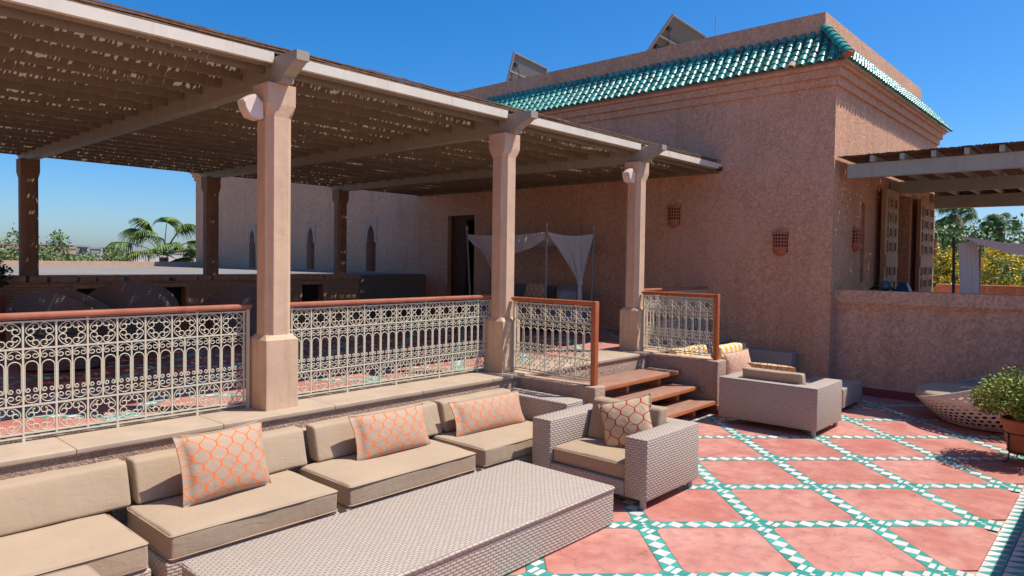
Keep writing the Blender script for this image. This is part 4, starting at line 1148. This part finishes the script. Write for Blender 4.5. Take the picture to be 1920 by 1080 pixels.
for k in range(9):
    a = 2 * PI * k / 9; sm.tube([(0, 0, .38), (.1 * math.cos(a), .1 * math.sin(a), .52), (.24 * math.cos(a), .24 * math.sin(a), .66)], [.012, .009, .004], 5)
sm.tube([(-.05, .0, .6), (.02, .05, .8), (.05, .14, .95)], [.006, .005, .003], 4)
for k in range(10): pass
sm.build('stems', 'trunk', pt)
m_ = MB()
leaves(m_, 60, lambda R: (Vector((.04, .12, .93)) + Vector((R.gauss(0, .04), R.gauss(0, .05), R.gauss(0, .03))), Vector((0, 0, 1))), .035, R_); m_.build('top_sprig', 'leaf_pot', pt)

# ================================================================== UNDER THE PERGOLA
# round-backed wicker chairs
def tub_chair(label, x, y, rz, s_=1.0):
    t = thing('tub_chair', label, 'chair', (x, y, D), rz, 'round wicker chairs in the pergola shade'); N = 36
    def hgt(a): return .40 + .50 * max(0, math.cos(a)) ** .8
    o, i_ = MB(), MB()
    for k in range(N):
        a, b = 2 * PI * k / N, 2 * PI * (k + 1) / N
        def P(an, f, rr): z = .03 + (hgt(an) - .03) * f; r = rr * (.80 + .20 * math.sin(min(1, f * 1.15) * PI / 2)); return (r * math.cos(an) , r * math.sin(an), z)
        for f in range(6):
            f0, f1 = f / 6, (f + 1) / 6
            o.quad(P(a, f0, .58), P(b, f0, .58), P(b, f1, .58), P(a, f1, .58)); i_.quad(P(b, f0, .53), P(a, f0, .53), P(a, f1, .53), P(b, f1, .53))
        o.quad(P(a, 1, .58), P(b, 1, .58), P(b, 1, .53), P(a, 1, .53))
    o.add(i_).build('shell', 'wicker_dark', t, smooth='auto', uv=True)
    MB().lathe([(0, .28), (.47, .28), (.50, .31), (.48, .37), (.3, .39), (0, .39)], 28).build('seat_cushion', 'linen_d', t, smooth=True)
    t.scale = (s_, s_, 1.0 * s_); return t
tub_chair('dark tub chair at the left, tilted back side showing', .05, 5.0, math.radians(215))
tub_chair('tall round-backed tub chair in the middle with its back turned', .72, 5.25, math.radians(250), 1.08)
tub_chair('dark tub chair partly hidden behind the nearest column', 2.3, 5.35, math.radians(262), .98)
tub_chair('tub chair facing its neighbours behind the long left railing', -.55, 3.75, math.radians(100), .95)
bx_ = thing('upholstered_box', 'pinkish upholstered box standing against the villa wall below a niche', 'box')
MB().rbox(7.05, 8.25, 8.05, 9.2, D - .6, 1.50, .03, 2).build('body', 'smooth', bx_, smooth=True); MB().rbox(7.03, 8.27, 8.03, 9.22, 1.501, 1.54, .015, 2).build('lid', 'smooth', bx_, smooth=True)
# canopy bed
bed_ = thing('canopy_bed', 'canopy daybed with tied white curtains against the shaded villa wall', 'daybed')
P1, P2, P3_, P4 = Vector((7.1, 4.92, 0)), Vector((6.75, 2.50, 0)), Vector((7.85, 2.24, 0)), Vector((8.1, 5.2, 0))
for p, lean in ((P1, .10), (P2, 0), (P3_, -.03), (P4, 0)):
    MB().tube([(p.x, p.y - lean * 1.6, D), (p.x, p.y, 2.62)], .022, 8).build('post', 'linen', bed_, smooth='auto')
    MB().lathe([(0, 0), (.028, .01), (.03, .05), (.018, .09), (0, .11)], 10, (p.x, p.y, 2.62)).build('finial', 'steel', bed_, smooth=True)
def drape(name, fn, nu, nv):
    m_ = MB()
    for i in range(nu + 1):
        for j in range(nv + 1): m_.v.append(tuple(fn(i / nu, j / nv)))
    for i in range(nu):
        for j in range(nv): a = i * (nv + 1) + j; m_.f.append((a, a + nv + 1, a + nv + 2, a + 1))
    m_.build(name, 'cloth', bed_, smooth=True)
ZT = 2.54
def sag(A_, B_, s_): return lambda u: A_.lerp(B_, u) + Vector((0, 0, ZT - s_ * 4 * u * (1 - u)))
top_f = sag(P1, P2, .05)
drape('valance', lambda u, v: top_f(u) + Vector((.02 * math.sin(u * 40) * v, 0, -v * (.06 + .30 * (4 * u * (1 - u)) ** .7))), 40, 6)
drape('canopy_cloth', lambda u, v: (P1.lerp(P2, u)).lerp(P4.lerp(P3_, u), v) + Vector((0, 0, ZT - .18 * (4 * u * (1 - u)) ** .5 - .10 * 4 * v * (1 - v))), 20, 14)
knot = Vector((7.5, 2.29, 1.61))
def cur(A_, B_, K, pw):
    def fn(u, v):
        t_ = A_.lerp(B_, u) + Vector((0, 0, ZT - .06 * 4 * u * (1 - u)))
        k = Vector((K.x + .03 * math.cos(u * 18), K.y + .05 * (.5 - u), K.z)); w = v ** pw
        p = t_.lerp(k, v); mid = t_.lerp(k, .5); p.x = t_.x + (k.x - t_.x) * w; p.y = t_.y + (k.y - t_.y) * (w if u < .5 else v ** (pw + .8 * (u - .5)))
        f_ = (math.sin(u * 34 + v * 2) + .5 * math.sin(u * 61 + 1)) * .026 * math.sin(v * PI) ** .6; return p + Vector((f_, f_ * .6, 0))
    return fn
drape('curtain', cur(P2, P3_, knot, 1.0), 48, 20)
drape('curtain', cur(P1 + Vector((-.03, 0, 0)), P1.lerp(P2, .45), Vector((6.95, 3.85, 1.55)), .75), 36, 18)
for K in (knot, Vector((6.95, 3.85, 1.55))):
    MB().lathe([(0, -.07), (.04, -.06), (.062, -.01), (.05, .05), (0, .07)], 12, tuple(K)).build('knot', 'cloth', bed_, smooth=True)
    drape('curtain_tail', lambda u, v: K + Vector((.05 * math.cos(u * 2 * PI) * (.5 + v) + .012 * math.sin(u * 22), .06 * math.sin(u * 2 * PI) * (.5 + v) + .01 * math.sin(u * 16), -.05 - v * .72)), 24, 8)
MB().rbox(6.85, 8.15, 2.35, 4.75, D + .1, D + .38, .03, 2).build('base', 'linen', bed_, smooth=True)
MB().rbox(6.86, 8.1, 2.4, 4.7, D + .381, D + .54, .04, 3, .02, 4).build('mattress', 'linen', bed_, smooth=True)
for a, b, mt in ((2.42, 2.95, 'linen'), (2.98, 3.5, 'linen_d'), (3.53, 4.2, 'linen_d'), (4.22, 4.7, 'linen')):
    MB().rbox(7.6, 7.82, a, b, D + .545, 1.52, .05, 3, .03, 4).build('back_cushion', mt, bed_, smooth=True)
MB().rbox(7.06, 7.6, 2.36, 2.5, D + .545, 1.47, .04, 3, .03, 4).build('back_cushion', 'linen', bed_, smooth=True)
pillow('dark patterned pillow in the middle of the canopy bed', (7.35, 3.25, 1.43), .55, .34, .15, PI, .3, 0, 'pillow_red')
# dark plant on the brick wall at the left edge
dp = thing('wall_plant', 'dark bushy plant at the left edge on the brick parapet', 'plant', (-.62, 7.2, D))
m_ = MB(); leaves(m_, 900, lambda R: ((lambda d: (Vector((d.x * .36, d.y * .3, 1.0 + d.z * .26)), d))(Vector((R.gauss(0, 1), R.gauss(0, 1), R.gauss(0, 1))).normalized() * R.uniform(.5, 1))), .06, random.Random(4)); m_.build('foliage', 'leaf_dark', dp)
MB().lathe([(0, 0), (.2, 0), (.26, .7), (.24, .72), (0, .70)], 18).build('pot', 'terra_dark', dp, smooth='auto')

# things on the right terrace
lb = thing('canopy_lounge', 'canopy lounge with grey cloth standing on the right terrace', 'daybed')
q1, q2_ = Vector((10.0, -3.33, D)), Vector((10.6, -3.43, D))
MB().tube([q1 + Vector((0, .02, 0)), q1 + Vector((0, .06, 1.78))], .022, 8).build('post', 'iron', lb); MB().tube([q2_, q2_ + Vector((0, 0, 1.86))], .02, 8).build('post', 'steel', lb)
MB().tube([Vector((10.1, -5.4, D)), Vector((10.1, -5.4, 2.4))], .02, 8).build('post', 'steel', lb); MB().tube([Vector((11.6, -3.4, D)), Vector((11.6, -3.4, 2.4))], .02, 8).build('post', 'steel', lb); MB().tube([Vector((11.6, -5.4, D)), Vector((11.6, -5.4, 2.4))], .02, 8).build('post', 'steel', lb)
def drape2(name, fn, nu, nv):
    m_ = MB()
    for i in range(nu + 1):
        for j in range(nv + 1): m_.v.append(tuple(fn(i / nu, j / nv)))
    for i in range(nu):
        for j in range(nv): a = i * (nv + 1) + j; m_.f.append((a, a + nv + 1, a + nv + 2, a + 1))
    m_.build(name, 'cloth', lb, smooth=True)
drape2('side_curtain', lambda u, v: Vector((10.05 + .5 * u, -3.33 - .16 * u + .03 * math.sin(u * 25) * (1 - .5 * v), 2.38 + .05 * u - v * 1.65)) + Vector((0, -.05 * math.sin(v * PI), 0)), 30, 14)
drape2('canopy_cloth', lambda u, v: Vector((10.05 + 1.5 * v, -3.32 - 2.1 * u, 2.40 + (.1 * (1 - u) ** 3) - .12 * math.sin(u * PI) * math.sin(v * PI) - .06 * math.sin(u * PI))), 30, 12)
drape2('valance', lambda u, v: Vector((10.05, -3.36 - 2.0 * u, 2.40 + (.1 * (1 - u) ** 3) - .06 * math.sin(u * PI) - v * (.02 + .15 * min(1, u * 3)))) + Vector((.01 * math.sin(u * 50) * v, 0, 0)), 50, 4)
MB().rbox(10.1, 11.55, -5.35, -3.5, D, 1.12, .03, 2).build('base', 'linen', lb, smooth=True)
ch = thing('lounge_chair', 'dark chair whose curved back shows over the low wall', 'chair', (9.6, -2.35, D))
MB().tube([(.0, .26 * math.cos(PI * k / 14), .72 + .27 * math.sin(PI * k / 14)) for k in range(15)], .024, 8).build('back_hoop', 'black', ch, smooth=True)
MB().rbox(-.5, .02, -.26, .26, .36, .44, .03, 2).build('seat', 'black', ch, smooth=True)
for a in (-.45, 0):
    for b in (-.22, .26): MB().tube([(a, b, 0), (a, b, .38)], .018, 6).build('leg', 'black', ch)
MB().tube([(0, -.26, .4), (0, -.26, .74)], .02, 6).tube([(0, .26, .4), (0, .26, .74)], .02, 6).build('back_post', 'black', ch)
tp = thing('ceramic_pot', 'round dark teal ceramic pot on top of the low wall', 'pot', (8.68, -2.62, 1.62))
MB().lathe([(0, 0), (.05, .002), (.085, .04), (.092, .08), (.07, .125), (.045, .14), (.05, .15), (.04, .15), (.035, .13)], 22).build('body', 'teal', tp, smooth=True)
MB().tube([(-.045, .0, .12), (-.1, .02, .10), (-.105, .02, .05), (-.085, .01, .03)], .008, 6).build('handle', 'teal', tp, smooth=True)
ln = thing('lantern', 'small dark lantern with a pale slanted side on the low wall', 'lantern', (8.69, -2.86, 1.62))
MB().sections([[(-.1, -.1, 0), (.1, -.1, 0), (.1, .1, 0), (-.1, .1, 0)], [(-.045, -.045, .13), (.045, -.045, .13), (.045, .045, .13), (-.045, .045, .13)]]).build('body', 'black', ln)
MB().quad((-.104, -.108, .004), (.1, -.108, .004), (.045, -.052, .128), (-.047, -.052, .128)).build('side_pane', 'houseC', ln)
MB().box(-.06, .06, -.06, .06, .1305, .15).build('lid', 'black', ln)

# ================================================================== BEYOND THE HOUSE
def tree(name, label, x, y, top, rx, rz_, n, size, mat='leaf_tree', cat='tree', lob=7, seed=1, group='trees beyond the terraces', ground=-7, gap=.0):
    R = random.Random(seed); t = thing(name, label, cat, (x, y, ground), 0, group); zc = top - ground - rz_
    L = [(Vector((R.gauss(0, .48) * rx, R.gauss(0, .48) * rx, zc + R.uniform(-.75, .72) * rz_)), R.uniform(.28, .5)) for _ in range(lob)]
    def fn(R):
        c, s_ = R.choice(L); d = Vector((R.gauss(0, 1), R.gauss(0, 1), R.gauss(0, 1))).normalized(); q = R.uniform(.35, 1.08)
        return c + Vector((d.x * rx * s_ * q, d.y * rx * s_ * q, d.z * rz_ * s_ * q)), d
    m_ = MB(); leaves(m_, n, fn, size, R); m_.build('crown', mat, t)
    tr = MB().tube([(0, 0, 0), (.1, .05, zc * .5), (0, 0, zc)], [.16, .12, .07], 7)
    for c, s_ in L[:6]: tr.tube([(0, 0, zc - rz_ * .7), tuple(c * .5 + Vector((0, 0, zc * .5 - rz_ * .2))), tuple(c)], [.06, .04, .015], 5)
    tr.build('trunk', 'trunk', t); return t, L
# right side
RT = [(33, 1.9, 3.75, 3.2, 2.6), (31, -.6, 3.65, 2.8, 2.6), (34, -3.2, 4.25, 3.4, 3.0), (30, -5.6, 4.0, 3.0, 2.8), (38, 4.3, 3.9, 3.2, 2.8)]
RLb = ['dense green tree at the left of the garden seen under the right pergola', 'green tree behind the canopy post on the right terrace', 'tallest feathery tree at the right edge behind the canopy', 'green tree beyond the right edge of the garden', 'green tree peeping out beside the side wall end']
for k, (x, y, top, rx, rz_) in enumerate(RT): tree('garden_tree', RLb[k], x, y, top, rx, rz_, 20000, .17, seed=30 + k, lob=26)
def bush(label, x, y, top, rx, rz_, seed):
    t, L = tree('flowering_bush', label, x, y, top, rx, rz_, 6000, .12, 'leaf_tree', 'bush', 16, seed, 'yellow flowering bushes')
    R = random.Random(seed + 50)
    def fn(R):
        c, s_ = R.choice(L); d = Vector((R.gauss(0, 1), R.gauss(0, 1), abs(R.gauss(0, 1)))).normalized(); q = R.uniform(.8, 1.15)
        return c + Vector((d.x * rx * s_ * q, d.y * rx * s_ * q, d.z * rz_ * s_ * q)), d
    m_ = MB(); 
    cl = [fn(R) for _ in range(600)]
    def fc(R):
        c, d = R.choice(cl); return c + Vector((R.gauss(0, .06), R.gauss(0, .06), R.gauss(0, .05))), d
    leaves(m_, 9000, fc, .07, R); m_.build('blossom', 'flower', t)
bush('yellow flowering bush left of the canopy post', 22, -1.35, 2.35, 1.1, 1.6, 3)
bush('large yellow flowering bush behind the canopy curtain', 21.5, -2.6, 2.45, 1.5, 1.8, 4)
bush('yellow flowering bush at the far right behind the canopy', 22.5, -4.2, 2.3, 1.4, 1.7, 6)
# fan palm with drooping fingers
def fan_leaf(L, spread, n, droop, R):
    m_ = MB()
    for k in range(n):
        a = spread * (k / (n - 1) - .5); ln_ = L * (.78 + .22 * math.cos(a * .9)) * R.uniform(.93, 1.05)
        w0 = .012 + .05 * L * .6; prev = None
        for s_ in range(6):
            t_ = s_ / 5; r = ln_ * t_; z = -droop * max(0, t_ - .45) ** 2 * 2.6 * L - .06 * abs(a) * t_
            w = (spread / n) * r * .62 if t_ < .62 else (spread / n) * ln_ * .62 * .62 * (1 - (t_ - .62) / .40)
            w = max(w, .003); bend = 1 - .35 * max(0, t_ - .6)
            c = Vector((r * math.cos(a) * bend, r * math.sin(a) * bend, z + .10 * L * abs(math.sin(a)) * t_ * 0)); e = Vector((-math.sin(a), math.cos(a), 0)) * w
            cur_ = (c - e + Vector((0, 0, .012 * L)), c + Vector((0, 0, -.012 * L)), c + e + Vector((0, 0, .012 * L)))
            if prev: m_.quad(prev[0], prev[1], cur_[1], cur_[0]); m_.quad(prev[1], prev[2], cur_[2], cur_[1])
            prev = cur_
    return m_
def fan_palm(label, x, y, zc, R0_, specs, seed, ground=-7):
    R = random.Random(seed); t = thing('fan_palm', label, 'palm', (x, y, ground), 0, 'palms beyond the roofs'); H = zc - ground
    MB().tube([(0, 0, 0), (0, 0, H * .5), (0, 0, H - .1)], [.30, .22, .17], 10).build('trunk', 'trunk', t)
    for az, el, pl, ls, dr in specs:
        az, el = math.radians(az), math.radians(el); d = Vector((math.cos(az) * math.cos(el), math.sin(az) * math.cos(el), math.sin(el)))
        e0 = Vector((0, 0, H)); e1 = e0 + d * pl * R0_ + Vector((0, 0, -.06 * pl))
        lf_ = MB().tube([e0, e0.lerp(e1, .5) + Vector((0, 0, .05)), e1], [.03, .024, .014], 5).build('petiole', 'leaf_palm', t)
        fl_ = fan_leaf(ls * R0_, math.radians(210), 30, dr, R)
        tilt = el * .45 - .15
        mt_ = Matrix.Translation(e1) @ Matrix.Rotation(az, 4, 'Z') @ Matrix.Rotation(-tilt, 4, 'Y') @ Matrix.Rotation(R.uniform(-.5, .5), 4, 'X')
        fl_.xf(mt_).build('leaf', 'leaf_palm', t)
    return t
specs = [(135, 66, .85, .50, .5), (35, 82, .85, .52, .45), (-50, 58, .85, .48, .6), (165, 22, .85, .56, .5), (-110, 25, .6, .62, .5), (-25, 32, .7, .52, .6), (-70, 14, .75, .52, .6), (90, 40, .75, .5, .6), (60, 24, .8, .5, .6), (200, 50, .7, .48, .6), (-150, 8, .7, .58, .5), (10, 10, .75, .52, .6), (-85, -8, .6, .55, .5), (-10, 62, .8, .46, .6), (110, 8, .8, .5, .5), (150, 45, .8, .5, .5)]
fan_palm('young fan palm with drooping leaves left of the villa end', 8.25, 23.2, 2.05, 1.6, specs, 5)
R_ = random.Random(8)
def crown_specs(n, lo=-35, hi=80): return [(R_.uniform(0, 360), R_.uniform(lo, hi), .8, .62, .9) for _ in range(n)]
pw_ = fan_palm('tall shaggy fan palm rising above the garden trees', 40, 1.95, 4.85, .95, crown_specs(26), 9)
MB().lathe([(.15, -.1), (.36, -.35), (.48, -.9), (.40, -1.3), (.2, -1.35)], 14, (0, 0, 11.85)).build('dead_skirt', 'trunk', pw_, smooth='auto')
fan_palm('fan palm crown among the trees right of the shaggy palm', 32, -1.1, 3.75, .6, crown_specs(22, -20, 80), 10)
fan_palm('fan palm half hidden at the side wall end', 33, 1.0, 3.3, .6, crown_specs(20, -20, 75), 12)
# left side
LT = [(8.9, 43, 3.75, 2.0, 2.6, 'pale feathery tree behind the leftmost back column'), (11.6, 44, 2.7, 2.4, 1.9, 'pale bushy tree just right of the leftmost back column'), (13.4, 46, 2.6, 2.2, 1.8, 'rounded olive tree before the grey block houses'), (6.6, 41, 2.5, 2.2, 1.8, 'pale bushy tree at the left edge of the skyline')]
for k, (x, y, top, rx, rz_, lb_) in enumerate(LT): tree('olive_tree', lb_, x, y, top, rx, rz_, 4200, .20, 'leaf_far', seed=60 + k, lob=14, group='trees on the left skyline')
def house(label, x, y, w, d_, z1, mat, wins=0, roofmat=None, pil=0):
    t = thing('far_house', label, 'building', (x, y, -7), 0, 'far houses on the left skyline'); H = z1 + 7
    MB().box(0, w, 0, d_, 0, H).build('wall', mat, t)
    MB().box(-.06, w + .06, -.06, d_ + .06, H + .002, H + .16).build('roof_edge', roofmat or mat, t)
    for k in range(wins): a = w * (k + .5) / wins; MB().box(a - .5, a + .5, -.05, -.002, H - 1.5, H - .5).build('window', 'glassdark', t)
    for k in range(pil + 1 if pil else 0): a = w * k / pil; MB().box(a - .12, a + .12, -.06, -.003, 0, H - .02).build('pilaster', 'houseC', t)
    if pil: MB().box(0, w, -.045, -.004, H - 1.45, H - 1.25).build('ring_beam', 'houseC', t)
house('grey block house right of the skyline trees', 20.3, 72, 3.6, 6, 2.60, 'houseA', 0, 'houseA', 3)
house('taller grey stair house beside the block wall', 19.6, 74, 1.5, 5, 2.80, 'houseA')
house('long grey house with flat roof behind the skyline trees', 15.3, 76, 4.2, 6, 2.95, 'houseA', 3, 'houseB')
house('small clay house between the skyline trees', 14.9, 66, 2.6, 5, 2.55, 'houseB', 2, 'houseB')
house('pale house with clay roof edge behind the palm', 22.0, 66, 3.2, 6, 2.35, 'houseC', 0, 'houseB', 2)
house('low pale house right of the palm, near the villa end', 25.6, 66, 5.0, 6, 2.25, 'houseC', 2, 'houseB')
house('clay house at the far left behind the trees', 11.0, 70, 3.6, 6, 2.85, 'houseB', 2)
struct(MB().quad((-400, 300, -6.9), (600, 300, -6.9), (600, 302, 1.2), (-400, 302, 1.2)).build('far_plain', 'houseC'))
